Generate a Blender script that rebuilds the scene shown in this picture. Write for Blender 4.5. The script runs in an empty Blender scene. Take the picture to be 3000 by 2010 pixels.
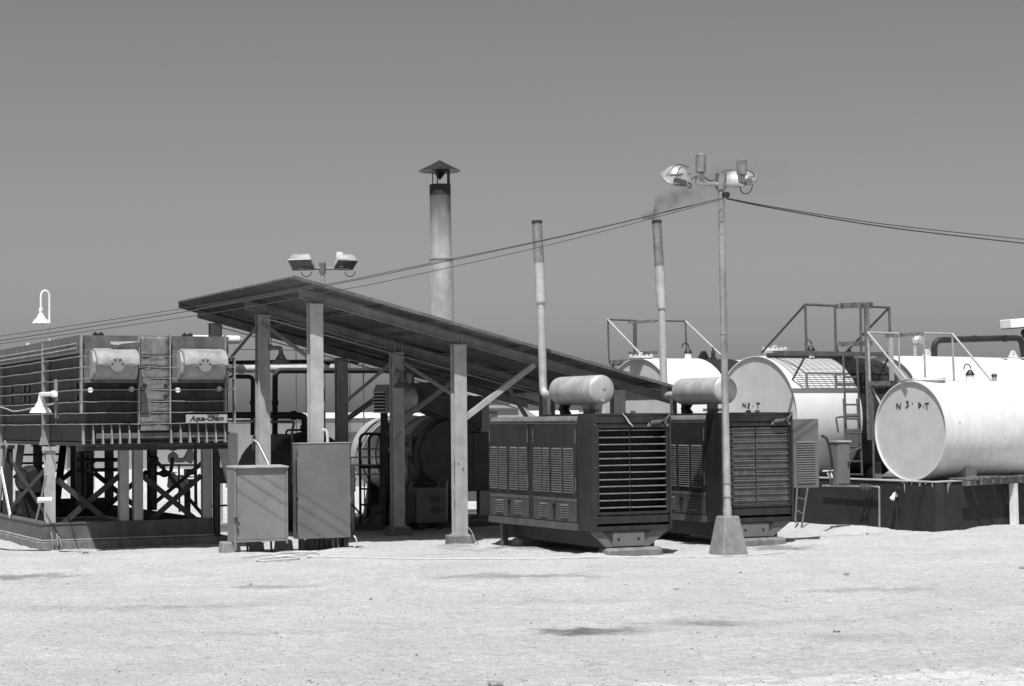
import bpy, bmesh, math, random
from math import sin, cos, pi, radians, sqrt, atan2
from mathutils import Vector, Matrix, noise as mn

random.seed(7)
SC = bpy.context.scene
COL = SC.collection

# ------------------------------------------------------------------ camera
PIT, ROL, YAW, FPX, CAMH = .0397, .00974, .4453, 5690.0, 2.4
cam_fw = Vector((0, cos(PIT), sin(PIT)))
cam_u0 = Vector((0, -sin(PIT), cos(PIT)))
cam_rt = Vector((1, 0, 0)) * cos(ROL) - cam_u0 * sin(ROL)
cam_up = cam_u0 * cos(ROL) + Vector((1, 0, 0)) * sin(ROL)
cd = bpy.data.cameras.new('camera')
cd.sensor_width = 36.0
cd.lens = FPX / 3000.0 * 36.0
cd.clip_start = .5
cd.clip_end = 6000
cam = bpy.data.objects.new('camera', cd)
COL.objects.link(cam)
mw = Matrix((cam_rt, cam_up, -cam_fw)).transposed().to_4x4()
mw.translation = (0, 0, CAMH)
cam.matrix_world = mw
SC.camera = cam

# ------------------------------------------------------------------ light
U = Vector((cos(YAW), sin(YAW), 0))          # the yard's own grid: U runs right and away, V left and away
V = Vector((-sin(YAW), cos(YAW), 0))
sun_dir = (U * .30 + V * .44 - Vector((0, 0, 1))).normalized()
sun_el = math.asin(-sun_dir.z)
sd = bpy.data.lights.new('sun', 'SUN')
sd.energy = 5.0
sd.angle = radians(.53)
sd.color = (1, 1, 1)                          # black and white film: everything is neutral
sun = bpy.data.objects.new('sun', sd)
COL.objects.link(sun)
sun.rotation_euler = sun_dir.to_track_quat('-Z', 'Y').to_euler()
world = bpy.data.worlds.new('World')
SC.world = world
world.use_nodes = True
wn = world.node_tree
wn.nodes.clear()
wo = wn.nodes.new('ShaderNodeOutputWorld')
wb = wn.nodes.new('ShaderNodeBackground')
ws = wn.nodes.new('ShaderNodeTexSky')
ws.sky_type = 'NISHITA'
ws.sun_disc = False
ws.sun_elevation = sun_el
ws.sun_rotation = atan2(-sun_dir.x, -sun_dir.y)
ws.air_density = 1.0
ws.dust_density = 2.05
ws.ozone_density = 1.0
wr = wn.nodes.new('ShaderNodeMixRGB')         # panchromatic film behind an orange filter: mostly red and green
wsep = wn.nodes.new('ShaderNodeSeparateColor')
wm1 = wn.nodes.new('ShaderNodeMath'); wm1.operation = 'MULTIPLY'; wm1.inputs[1].default_value = .6
wm2 = wn.nodes.new('ShaderNodeMath'); wm2.operation = 'MULTIPLY_ADD'; wm2.inputs[1].default_value = .4
wn.nodes.remove(wr)
wn.links.new(ws.outputs[0], wsep.inputs[0])
wn.links.new(wsep.outputs[0], wm1.inputs[0])
wn.links.new(wsep.outputs[1], wm2.inputs[0])
wn.links.new(wm1.outputs[0], wm2.inputs[2])
wn.links.new(wm2.outputs[0], wb.inputs[0])
wb.inputs[1].default_value = .075
wn.links.new(wb.outputs[0], wo.inputs[0])
SC.view_settings.view_transform = 'Standard'
SC.view_settings.look = 'None'
SC.view_settings.exposure = 0.22
SC.view_settings.gamma = 1.0
SC.view_settings.use_curve_mapping = False
SC.cycles.volume_step_rate = 1.0
SC.cycles.max_bounces = 5
SC.cycles.diffuse_bounces = 4

# ------------------------------------------------------------------ places
def G(u, v, z=0.0):
    return U * u + V * v + Vector((0, 0, z))
CAMP = Vector((0, 0, CAMH))
def ray(px, py):
    return (cam_rt * (px - 1500) - cam_up * (py - 1005) + cam_fw * FPX)
def at(px, py, d):
    return CAMP + ray(px, py) * (d / FPX)
def onplane(px, py, p0, n):
    r = ray(px, py)
    return CAMP + r * ((p0 - CAMP).dot(n) / r.dot(n))
def pv(px, py, v):
    return onplane(px, py, V * v, V)
def pu(px, py, u):
    return onplane(px, py, U * u, U)
def pz(px, py, z=0.0):
    return onplane(px, py, Vector((0, 0, z)), Vector((0, 0, 1)))
def guv(p):
    return p.dot(U), p.dot(V), p.z
GRID = Matrix.Rotation(YAW, 4, 'Z')

# ------------------------------------------------------------------ materials
MATS = {}
def mat(name, lo, hi, scale=4.0, rough=.6, metal=0.0, bump=0.0, bscale=40.0, streak=0.0, detail=5.0, spots=None, spec=.5, contrast=(.35, .65)):
    m = bpy.data.materials.new(name)
    m.use_nodes = True
    nt = m.node_tree
    b = nt.nodes['Principled BSDF']
    N, L = nt.nodes.new, nt.links.new
    geo = N('ShaderNodeNewGeometry')
    n1 = N('ShaderNodeTexNoise')
    n1.inputs['Scale'].default_value = scale
    n1.inputs['Detail'].default_value = detail
    n1.inputs['Roughness'].default_value = .65
    L(geo.outputs['Position'], n1.inputs['Vector'])
    mr = N('ShaderNodeMapRange')
    mr.inputs[1].default_value, mr.inputs[2].default_value = contrast
    mr.inputs[3].default_value, mr.inputs[4].default_value = lo, hi
    L(n1.outputs['Fac'], mr.inputs[0])
    out = mr.outputs[0]
    if streak:
        mp = N('ShaderNodeMapping')
        mp.inputs['Scale'].default_value = (4.5, 4.5, .5)
        n2 = N('ShaderNodeTexNoise')
        n2.inputs['Scale'].default_value = 1.6
        n2.inputs['Detail'].default_value = 4
        L(geo.outputs['Position'], mp.inputs[0]); L(mp.outputs[0], n2.inputs['Vector'])
        m2 = N('ShaderNodeMapRange')
        m2.inputs[1].default_value, m2.inputs[2].default_value = .38, .66
        m2.inputs[3].default_value, m2.inputs[4].default_value = 1 + streak * .35, 1 - streak
        L(n2.outputs['Fac'], m2.inputs[0])
        mm = N('ShaderNodeMath'); mm.operation = 'MULTIPLY'
        L(out, mm.inputs[0]); L(m2.outputs[0], mm.inputs[1])
        out = mm.outputs[0]
    if spots:                                   # (scale, threshold, value): rust or dirt specks
        n3 = N('ShaderNodeTexNoise')
        n3.inputs['Scale'].default_value = spots[0]
        n3.inputs['Detail'].default_value = 6
        n3.inputs['Roughness'].default_value = .7
        L(geo.outputs['Position'], n3.inputs['Vector'])
        m3 = N('ShaderNodeMapRange')
        m3.inputs[1].default_value, m3.inputs[2].default_value = spots[1], spots[1] + .06
        L(n3.outputs['Fac'], m3.inputs[0])
        mx = N('ShaderNodeMix'); mx.data_type = 'FLOAT'
        L(m3.outputs[0], mx.inputs[0]); L(out, mx.inputs[2]); mx.inputs[3].default_value = spots[2]
        out = mx.outputs[0]
    cc = N('ShaderNodeCombineColor')
    for k in range(3):
        L(out, cc.inputs[k])
    L(cc.outputs[0], b.inputs['Base Color'])
    b.inputs['Roughness'].default_value = rough
    b.inputs['Metallic'].default_value = metal
    b.inputs['Specular IOR Level'].default_value = spec
    if bump:
        nb = N('ShaderNodeTexNoise')
        nb.inputs['Scale'].default_value = bscale
        nb.inputs['Detail'].default_value = 4
        L(geo.outputs['Position'], nb.inputs['Vector'])
        bp = N('ShaderNodeBump')
        bp.inputs['Strength'].default_value = bump
        bp.inputs['Distance'].default_value = .02
        L(nb.outputs['Fac'], bp.inputs['Height'])
        L(bp.outputs[0], b.inputs['Normal'])
    MATS[name] = m
    return m

M_gen = mat('generator_paint', .016, .027, 2.2, .46, streak=.28, spots=(12, .69, .055), bump=.12, bscale=5)
M_gen2 = mat('generator_skirt_paint', .07, .10, 4, .5, streak=.15)
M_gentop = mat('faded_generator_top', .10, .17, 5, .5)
M_core = mat('radiator_core', .008, .012, 8, .8)
M_slat = mat('slat_paint', .12, .19, 6, .4, spots=(20, .64, .06))
M_slat2 = mat('dirty_slat_paint', .07, .11, 6, .4, spots=(16, .6, .02))
M_louv_lit = mat('louver_lit_paint', .10, .15, 6, .42)  # generator paint lightened to stand for light caught on the hoods
M_silver = mat('aluminium_paint', .40, .52, 5, .45, metal=.3, streak=.14, bump=.05, bscale=25)
M_silver_d = mat('sooty_pipe', .15, .27, 5, .5, metal=.25, streak=.25, bump=.05)
def mat_flue():
    m = mat('sooty_flue', .40, .52, 5, .5, metal=.25, streak=.25, bump=.05)
    nt = m.node_tree
    N, L = nt.nodes.new, nt.links.new
    b = nt.nodes['Principled BSDF']
    src = b.inputs['Base Color'].links[0].from_socket
    geo = N('ShaderNodeNewGeometry'); sx = N('ShaderNodeSeparateXYZ'); L(geo.outputs['Position'], sx.inputs[0])
    nz = N('ShaderNodeTexNoise'); nz.inputs['Scale'].default_value = 2.5; L(geo.outputs['Position'], nz.inputs['Vector'])
    ad = N('ShaderNodeMath'); ad.operation = 'MULTIPLY_ADD'; ad.inputs[1].default_value = .9; L(nz.outputs['Fac'], ad.inputs[0]); L(sx.outputs[2], ad.inputs[2])
    mr = N('ShaderNodeMapRange')                # soot carried down from the cap
    for k, t in enumerate((7.0, 8.3, 1.0, .22)): mr.inputs[1 + k].default_value = t
    L(ad.outputs[0], mr.inputs[0])
    mx = N('ShaderNodeMix'); mx.data_type = 'RGBA'; mx.blend_type = 'MULTIPLY'; mx.inputs[0].default_value = 1
    L(src, mx.inputs[6]); L(mr.outputs[0], mx.inputs[7]); L(mx.outputs[2], b.inputs['Base Color'])
    return m
M_flue = mat_flue()
M_soot = mat('soot', .012, .03, 6, .85)
M_conc = mat('concrete', .16, .25, 5, .9, bump=.3, bscale=40, spots=(30, .68, .1))
M_slab = mat('dark_concrete', .07, .12, 3, .9, bump=.2, streak=.0)  # darkened all over to cut light bouncing up under the tanks
M_pole = mat('weathered_pole_paint', .22, .38, 3, .45, metal=.25, streak=.3)
M_lowdoor = mat('low_door_grey', .05, .07, 3, .5)  # low doors set lighter than the upper ones
M_conc_d = mat('old_concrete', .13, .21, 4, .92, bump=.4, bscale=30, streak=.2)
M_cab = mat('cabinet_grey', .17, .21, 2, .55, spots=(18, .74, .12))
M_cab2 = mat('cabinet_dark_grey', .115, .145, 2, .55)
M_post = mat('grey_steel_paint', .32, .41, 4, .5, streak=.12, spots=(16, .70, .16))
M_raft = mat('rafter_paint', .14, .23, 3.5, .55, spots=(10, .66, .12))
M_zinc = mat('weathered_zinc', .10, .16, 3, .5, metal=.2, streak=.2)
M_white = mat('white_tank_paint', .62, .68, 2, .45, spots=(9, .76, .42))
M_white2 = mat('dirty_white_tank_paint', .58, .66, 2, .5, streak=.08, spots=(6, .625, .36))
M_cap = mat('tank_end_paint', .46, .53, 3, .55)
M_tar = mat('black_tar_paint', .012, .024, 4, .55, streak=.4, spots=(12, .7, .07))
M_wall = mat('tarred_wall', .011, .021, 2.5, .8, bump=.3, bscale=14, streak=.2, spots=(9, .69, .08))
M_walltop = mat('wall_coping_cement', .32, .45, 8, .9, bump=.2)
M_rust = mat('rusty_hull', .02, .04, 2.5, .75, bump=.2, bscale=18, streak=.3, spots=(7, .68, .11))
M_patch = mat('patch_plate_paint', .11, .18, 5, .7, bump=.4, bscale=9, streak=.2, spots=(7, .63, .05))
M_rustl = mat('bleached_rust_paint', .07, .12, 4, .7, bump=.3, bscale=14, streak=.2, spots=(8, .66, .06))
M_ribs = mat('rib_edge_paint', .20, .29, 5, .6, spots=(14, .6, .07))
M_drum = mat('drum_paint', .22, .33, 4, .55, bump=.25, bscale=10, streak=.2, spots=(8, .64, .10))
M_plate = mat('nameplate_grey', .3, .36, 5, .5)
M_ink = mat('dark_lettering', .012, .02, 5, .6)
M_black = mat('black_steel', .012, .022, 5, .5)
M_pipe_d = mat('bitumen_pipe', .01, .02, 5, .6, bump=.4, bscale=14)
M_galv = mat('galvanised_steel', .3, .42, 9, .4, metal=.5)
M_shade = mat('white_enamel', .72, .82, 6, .3)
M_wood = mat('weathered_timber', .10, .19, 9, .85, streak=.4, bump=.3)
M_woodl = mat('white_painted_post', .66, .76, 8, .8, streak=.1)
M_rail = mat('railing_paint', .07, .11, 5, .5)
M_raill = mat('bright_railing', .3, .4, 6, .45)
M_flood = mat('floodlight_housing', .42, .52, 6, .4)
M_glass = mat('lamp_glass', .5, .6, 5, .12)
M_bglass = mat('dark_lamp_glass', .03, .05, 5, .12)
M_intake = mat('intake_sunlit_paint', .4, .48, 5, .5)  # pale tone stands in for sunlight falling on the intake
M_boil = mat('boiler_lagging', .40, .54, 3, .5, metal=.2, bump=.15, bscale=8)
M_hut = mat('hut_sheeting', .27, .34, 2, .85, bump=.2, bscale=20)
M_boild = mat('boiler_dark_plate', .05, .075, 3, .5)
M_cable = mat('black_cable', .02, .03, 5, .6)
M_hose = mat('pale_hose', .46, .56, 5, .6)
M_bldw = mat('whitewashed_wall', .55, .64, 1, .85)
M_bldw2 = mat('whitewash_bright', .74, .8, 1, .85)
M_bldg = mat('grey_render', .2, .26, 2, .85)
M_stone = mat('stone', .16, .3, 20, .9, bump=.4)
M_gravel = mat('gravel_specks', .10, .4, 30, .95, bump=.3)

# ------------------------------------------------------------------ things and meshes
WM = {}                                          # world matrix of every root (parts share it)
def thing(name, label, cat, loc=(0, 0, 0), rz=0.0, group=None, kind=None):
    o = bpy.data.objects.new(name, None)
    COL.objects.link(o)
    o.location = loc
    o.rotation_euler = (0, 0, rz)
    o.empty_display_size = .2
    o['label'] = label
    o['category'] = cat
    if group: o['group'] = group
    if kind: o['kind'] = kind
    WM[o.name] = Matrix.Translation(Vector(loc)) @ Matrix.Rotation(rz, 4, 'Z')
    return o
def tag(o, label, cat, group=None, kind=None):
    o['label'] = label
    o['category'] = cat
    if group: o['group'] = group
    if kind: o['kind'] = kind
    return o

class MB:
    """Collects shapes; build() links them as one mesh object."""
    def __init__(s, T=None):
        s.v, s.f, s.T, s.smooth, s.mi = [], [], T, set(), {}
        s.cur = 0
    def _add(s, vs, fs, smooth=False):
        o = len(s.v)
        for p in vs:
            p = Vector(p)
            s.v.append(s.T @ p if s.T is not None else p)
        for f in fs:
            if smooth: s.smooth.add(len(s.f))
            if s.cur: s.mi[len(s.f)] = s.cur
            s.f.append([i + o for i in f])
        return s
    def box(s, x0, x1, y0, y1, z0, z1):
        return s._add([(x0, y0, z0), (x1, y0, z0), (x1, y1, z0), (x0, y1, z0), (x0, y0, z1), (x1, y0, z1), (x1, y1, z1), (x0, y1, z1)],
                      [(0, 3, 2, 1), (4, 5, 6, 7), (0, 1, 5, 4), (1, 2, 6, 5), (2, 3, 7, 6), (3, 0, 4, 7)])
    def hexa(s, vs):
        return s._add(vs, [(0, 3, 2, 1), (4, 5, 6, 7), (0, 1, 5, 4), (1, 2, 6, 5), (2, 3, 7, 6), (3, 0, 4, 7)])
    def bar(s, p, q, w, h, up=(0, 0, 1)):
        p, q = Vector(p), Vector(q)
        d = (q - p).normalized()
        up = Vector(up)
        a = d.cross(up)
        if a.length < 1e-4: a = d.cross(Vector((1, 0, 0)))
        a.normalize()
        b = a.cross(d).normalized()
        a, b = a * w / 2, b * h / 2
        return s._add([p - a - b, p + a - b, p + a + b, p - a + b, q - a - b, q + a - b, q + a + b, q - a + b],
                      [(0, 1, 2, 3), (7, 6, 5, 4), (0, 4, 5, 1), (1, 5, 6, 2), (2, 6, 7, 3), (3, 7, 4, 0)])
    def tube(s, pts, r, n=10, cap=True):
        pts = [Vector(p) for p in pts]
        rs = r if isinstance(r, (list, tuple)) else [r] * len(pts)
        vs, fs = [], []
        prev = None
        for i, p in enumerate(pts):
            if i == 0: d = pts[1] - p
            elif i == len(pts) - 1: d = p - pts[i - 1]
            else: d = (pts[i + 1] - p).normalized() + (p - pts[i - 1]).normalized()
            d.normalize()
            if prev is None:
                a = d.orthogonal().normalized()
            else:
                a = prev - d * prev.dot(d)
                a = a.normalized() if a.length > 1e-5 else d.orthogonal().normalized()
            prev = a
            b = d.cross(a)
            for k in range(n):
                t = 2 * pi * k / n
                vs.append(p + (a * cos(t) + b * sin(t)) * rs[i])
        for i in range(len(pts) - 1):
            for k in range(n):
                k2 = (k + 1) % n
                fs.append((i * n + k, i * n + k2, (i + 1) * n + k2, (i + 1) * n + k))
        s._add(vs, fs, True)
        if cap:
            s._add(vs[:n], [tuple(reversed(range(n)))])
            s._add(vs[-n:], [tuple(range(n))])
        return s
    def cyl(s, p, q, r, n=16, cap=True):
        return s.tube([p, q], r, n, cap)
    def lathe(s, prof, o, axis, n=24, cap=False):
        """prof: (radius, height) along axis from o"""
        o, axis = Vector(o), Vector(axis).normalized()
        a = axis.orthogonal().normalized()
        b = axis.cross(a)
        vs, fs = [], []
        for r, h in prof:
            for k in range(n):
                t = 2 * pi * k / n
                vs.append(o + axis * h + (a * cos(t) + b * sin(t)) * r)
        m = len(prof)
        for i in range(m - 1):
            for k in range(n):
                k2 = (k + 1) % n
                fs.append((i * n + k, i * n + k2, (i + 1) * n + k2, (i + 1) * n + k))
        s._add(vs, fs, True)
        if cap:
            s._add(vs[:n], [tuple(reversed(range(n)))])
            s._add(vs[-n:], [tuple(range(n))])
        return s
    def prism(s, poly, d, smooth=False):
        """poly: list of 3D points, pushed by vector d"""
        poly = [Vector(p) for p in poly]
        d = Vector(d)
        n = len(poly)
        s._add(poly + [p + d for p in poly], [tuple(reversed(range(n))), tuple(range(n, 2 * n))])
        s._add(poly + [p + d for p in poly], [(i, (i + 1) % n, n + (i + 1) % n, n + i) for i in range(n)], smooth)
        return s
    def mesh(s, name, mats, inv=None, bevel=0.0, angle=35):
        me = bpy.data.meshes.new(name)
        vs = [inv @ p for p in s.v] if inv is not None else s.v
        me.from_pydata([tuple(p) for p in vs], [], s.f)
        for m in (mats if isinstance(mats, (list, tuple)) else [mats]):
            me.materials.append(m)
        for i, k in s.mi.items():
            me.polygons[i].material_index = k
        for i in s.smooth:
            me.polygons[i].use_smooth = True
        bm = bmesh.new()
        bm.from_mesh(me)
        bmesh.ops.remove_doubles(bm, verts=bm.verts, dist=1e-5)
        bmesh.ops.recalc_face_normals(bm, faces=bm.faces)
        if bevel:
            es = [e for e in bm.edges if len(e.link_faces) == 2 and e.calc_face_angle(0) > radians(50)]
            bmesh.ops.bevel(bm, geom=es, offset=bevel, segments=1, affect='EDGES', clamp_overlap=True)
        bm.to_mesh(me)
        bm.free()
        if s.smooth:
            me.set_sharp_from_angle(angle=radians(angle))
        return me
    def build(s, name, mats, parent=None, bevel=0.0, angle=35):
        inv = None
        if parent is not None:
            inv = WM[parent.name].inverted()
        me = s.mesh(name, mats, inv, bevel, angle)
        o = bpy.data.objects.new(name, me)
        COL.objects.link(o)
        if parent is not None:
            o.parent = parent
            WM[o.name] = WM[parent.name]
        else:
            WM[o.name] = Matrix.Identity(4)
        return o
    def solo(s, name, mats, label, cat, group=None, bevel=0.0, kind=None, angle=35):
        """one mesh that is a whole thing: its origin is set to the middle of its base"""
        c = Vector((sum(p.x for p in s.v), sum(p.y for p in s.v), 0)) / len(s.v)
        c.z = min(p.z for p in s.v)
        s.v = [p - c for p in s.v]
        T, s.T = s.T, None
        o = s.build(name, mats, None, bevel, angle)
        o.location = c
        return tag(o, label, cat, group, kind)

def part_at(name, me, parent, loc, rot=(0, 0, 0)):
    """a part that shares its mesh; loc in the parent's own frame"""
    o = bpy.data.objects.new(name, me)
    COL.objects.link(o)
    o.parent = parent
    o.location = loc
    o.rotation_euler = rot
    WM[o.name] = WM[parent.name]
    return o
def copy_tree(o, parent=None):
    c = o.copy()
    COL.objects.link(c)
    if parent is not None: c.parent = parent
    for ch in list(o.children):
        copy_tree(ch, c)
    return c
def arc(c, a, b, r, t0, t1, n=8):
    c, a, b = Vector(c), Vector(a), Vector(b)
    return [c + (a * cos(t0 + (t1 - t0) * i / n) + b * sin(t0 + (t1 - t0) * i / n)) * r for i in range(n + 1)]
def bend(pts, r, n=6):
    """round the corners of a polyline"""
    pts = [Vector(p) for p in pts]
    out = [pts[0]]
    for i in range(1, len(pts) - 1):
        p, a, b = pts[i], pts[i - 1], pts[i + 1]
        d1, d2 = (a - p), (b - p)
        rr = min(r, d1.length * .49, d2.length * .49)
        s, e = p + d1.normalized() * rr, p + d2.normalized() * rr
        for k in range(n + 1):
            t = k / n
            out.append(s * (1 - t) ** 2 + p * 2 * t * (1 - t) + e * t * t)
    out.append(pts[-1])
    return out
Zv = Vector((0, 0, 1))
# ------------------------------------------------------------------ ground
STAINS = [(pz(1740, 1846), .72, .34, .55), (pz(1640, 1850), .4, .22, .3), (pz(1500, 1686), 1.9, .28, .32), (pz(780, 1716), .9, .2, .3), (pz(70, 1688), 1.1, .25, .45),
          (pz(2280, 1602), .75, .3, .5), (pz(1560, 1604), 1.3, .5, .5), (pz(2000, 1822), .8, .2, .25), (pz(2530, 1725), 1.2, .25, .25), (pz(2960, 2030), 4.2, .75, -.32), (pz(2150, 1822), 1.1, .2, .2), (pz(900, 1850), 2.0, .2, .12), (pz(300, 1780), 2.2, .25, .14), (pz(1700, 1760), 1.5, .2, .12),
          (pz(1330, 1596), .5, .4, .35), (pz(2540, 1870), .9, .22, .18), (pz(640, 1770), 1.2, .2, .15)]
MOUNDS = [(15.6, 32.6, .5, .05), (16.1, 30.4, .35, .05), (19.3, 31.2, .4, .06), (21.3, 31.0, .7, .05), (24.6, 34.5, .5, .07), (25.2, 32.1, .5, .05),
          (27.4, 33.0, .9, .07), (12.9, 34.5, .35, .06), (10.9, 34.2, .4, .04), (18.3, 30.2, .45, .04), (15.3, 34.6, .3, .04), (22.6, 33.5, .8, .05)]
def gh(x, y):
    p = Vector((x, y, 0))
    h = mn.noise(p * .35) * .035 + mn.noise(p * 1.3) * .018 + mn.noise(Vector((x * 3.1, y * 2.6, 3))) * .017
    h += mn.noise(Vector((x * 7, y * 6, 9))) * .011
    h += mn.noise(Vector((x * 16, y * 14, 5))) * .005
    u, v = p.dot(U), p.dot(V)
    for a, b, r, k in MOUNDS:
        q = ((u - a) ** 2 + (v - b) ** 2) / (r * r)
        if q < 6: h += k * math.exp(-q)
    return h - .012
def build_ground():
    xs = [-3000, -900, -300, -120, -60, -36, -24, -18] 
    x = -13.0
    while x < 13.5:
        xs.append(x); x += .075
    xs += [15, 18, 24, 36, 60, 120, 300, 900, 3000]
    ys = [-3000, -300, -60, -10, 4, 10, 13.5, 15]
    y = 16.2
    while y < 42:
        ys.append(y); y += .07 if y < 24 else (.11 if y < 34 else .2)
    ys += [44, 48, 54, 64, 90, 140, 300, 900, 3000]
    vs, fs = [], []
    nx = len(xs)
    for yy in ys:
        fade = max(0, min(1, (yy - 15) / 2)) * max(0, min(1, (46 - yy) / 3))
        for xx in xs:
            f = fade * max(0, min(1, (15 - abs(xx)) / 2))
            vs.append((xx, yy, gh(xx, yy) * f if f > 0 else 0.0))
    for j in range(len(ys) - 1):
        for i in range(nx - 1):
            a = j * nx + i
            fs.append((a, a + 1, a + nx + 1, a + nx))
    me = bpy.data.meshes.new('ground')
    me.from_pydata(vs, [], fs)
    me.polygons.foreach_set('use_smooth', [True] * len(fs))
    o = bpy.data.objects.new('ground', me)
    COL.objects.link(o)
    o['kind'] = 'structure'
    o['label'] = 'pale sandy yard with footprints, grit and oily stains'
    m = bpy.data.materials.new('sand')
    m.use_nodes = True
    nt = m.node_tree
    b = nt.nodes['Principled BSDF']
    N, L = nt.nodes.new, nt.links.new
    geo = N('ShaderNodeNewGeometry')
    def noise(scale, detail, rough=.6, vec=None):
        n = N('ShaderNodeTexNoise')
        n.inputs['Scale'].default_value = scale
        n.inputs['Detail'].default_value = detail
        n.inputs['Roughness'].default_value = rough
        L(vec or geo.outputs['Position'], n.inputs['Vector'])
        return n.outputs['Fac']
    def rng(x, a, b_, c, d):
        r = N('ShaderNodeMapRange')
        for k, t in enumerate((a, b_, c, d)): r.inputs[1 + k].default_value = t
        L(x, r.inputs[0])
        return r.outputs[0]
    def mul(a, b_):
        r = N('ShaderNodeMath'); r.operation = 'MULTIPLY'
        L(a, r.inputs[0])
        if isinstance(b_, float): r.inputs[1].default_value = b_
        else: L(b_, r.inputs[1])
        return r.outputs[0]
    base = rng(noise(.55, 6), .3, .7, .53, .64)
    fine = rng(noise(34, 6, .8), .3, .7, .68, 1.26)
    grit = rng(noise(9, 5, .75), .34, .64, .84, 1.10)
    speck = rng(noise(48, 2, .5), .645, .72, 1.0, .38)
    mp = N('ShaderNodeMapping')
    mp.inputs['Scale'].default_value = (.8, 1.9, 1)
    L(geo.outputs['Position'], mp.inputs[0])
    drag = rng(noise(2.6, 6, .7, mp.outputs[0]), .54, .76, 1.02, .80)
    prints = rng(noise(3.4, 5, .75), .28, .46, .74, 1.0)
    drag = mul(drag, prints)
    val = mul(mul(mul(mul(base, fine), grit), speck), drag)
    warp = noise(2.2, 5, .65)
    for p, rx, ry, k in STAINS:
        s1 = N('ShaderNodeVectorMath'); s1.operation = 'SUBTRACT'
        L(geo.outputs['Position'], s1.inputs[0]); s1.inputs[1].default_value = (p.x, p.y, 0)
        s2 = N('ShaderNodeVectorMath'); s2.operation = 'MULTIPLY'
        L(s1.outputs[0], s2.inputs[0]); s2.inputs[1].default_value = (1 / rx, 1 / (ry * 2.2), 0)
        s3 = N('ShaderNodeVectorMath'); s3.operation = 'LENGTH'
        L(s2.outputs[0], s3.inputs[0])
        ad = N('ShaderNodeMath'); ad.operation = 'ADD'
        L(s3.outputs['Value'], ad.inputs[0]); L(rng(warp, .3, .7, -.5, .5), ad.inputs[1])
        val = mul(val, rng(ad.outputs[0], .35 if k > 0 else .8, 1.05, 1 - k, 1.0))
    cc = N('ShaderNodeCombineColor')
    for k in range(3): L(val, cc.inputs[k])
    L(cc.outputs[0], b.inputs['Base Color'])
    b.inputs['Roughness'].default_value = .95
    b.inputs['Specular IOR Level'].default_value = .15
    bp = N('ShaderNodeBump')
    bp.inputs['Strength'].default_value = 1.0
    bp.inputs['Distance'].default_value = .05
    ad = N('ShaderNodeMath'); ad.operation = 'ADD'
    L(noise(24, 6, .75), ad.inputs[0]); L(mul(noise(6, 4), .8), ad.inputs[1])
    L(ad.outputs[0], bp.inputs['Height'])
    L(bp.outputs[0], b.inputs['Normal'])
    me.materials.append(m)
build_ground()

def rock(mb, c, r, seed, flat=.6):
    rnd = random.Random(seed)
    bm = bmesh.new()
    bmesh.ops.create_icosphere(bm, subdivisions=1, radius=1)
    vs = []
    k = (rnd.uniform(.7, 1.2), rnd.uniform(.7, 1.2), flat * rnd.uniform(.7, 1.1))
    for v in bm.verts:
        q = v.co * rnd.uniform(.72, 1.12) * r
        vs.append(Vector((q.x * k[0], q.y * k[1], q.z * k[2])) + Vector(c))
    mb._add(vs, [[v.index for v in f.verts] for f in bm.faces])
    bm.free()
# loose grit lying on the sand
gv = MB()
rnd = random.Random(3)
for i in range(4200):
    px, py = rnd.uniform(-60, 3060), 1600 + 430 * rnd.random() ** .8
    p = pz(px, py)
    if p.y > 33: continue
    r = rnd.choice((.006, .008, .01, .012, .014, .017, .007, .022, .012, .009, .008, .03)) * rnd.uniform(.6, 1.1)
    c = Vector((p.x, p.y, gh(p.x, p.y) + r * .15))
    q = [c + Vector((rnd.uniform(-1, 1) * r, rnd.uniform(-1, 1) * r, 0)) for _ in range(1)]
    a = rnd.uniform(0, 6)
    ring = [c + Vector((cos(a + k * 2 * pi / 5) * r * rnd.uniform(.7, 1.2), sin(a + k * 2 * pi / 5) * r * rnd.uniform(.7, 1.2), -r * .4)) for k in range(5)]
    gv._add(ring + [c + Vector((0, 0, r * rnd.uniform(.15, .45))), c + Vector((r * .5, r * .3, r * rnd.uniform(.1, .4)))], [(0, 1, 5), (1, 2, 6, 5), (2, 3, 6), (3, 4, 5, 6), (4, 0, 5)])
o = gv.build('gravel', M_gravel)
o['kind'] = 'stuff'
o['label'] = 'scattered dark grit lying on the pale sand'
o['category'] = 'gravel'
STONES = [(1450, 2003, .10, 'flat grey slab of broken concrete at the lower edge of the yard'), (2452, 1852, .055, 'dark fist sized stone on the sand below the timber walkway'),
          (1983, 1724, .05, 'flat pale stone lying on the sand in front of the lamp post'), (2480, 1683, .06, 'pale flat rubble lump on the sand in front of the tarred wall'),
          (2170, 1673, .035, 'small dark stone on the sand below the lamp post footing'), (1086, 1751, .04, 'small dark stone on the open sand left of the yard centre'),
          (735, 1711, .035, 'small dark stone beside the faint stain below the low cabinet'), (2995, 1660, .06, 'dark stone on the sand at the far right edge of the yard'),
          (2540, 1562, .045, 'dark stone at the foot of the tarred wall by the bent pipe')]
for i, (px, py, r, lb) in enumerate(STONES):
    p = pz(px, py)
    mb = MB()
    rock(mb, (p.x, p.y, gh(p.x, p.y) + r * .25), r, 40 + i, .45 if i != 0 else .35)
    mb.solo('stone', M_stone, lb, 'stone', 'loose stones on the sand')

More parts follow.
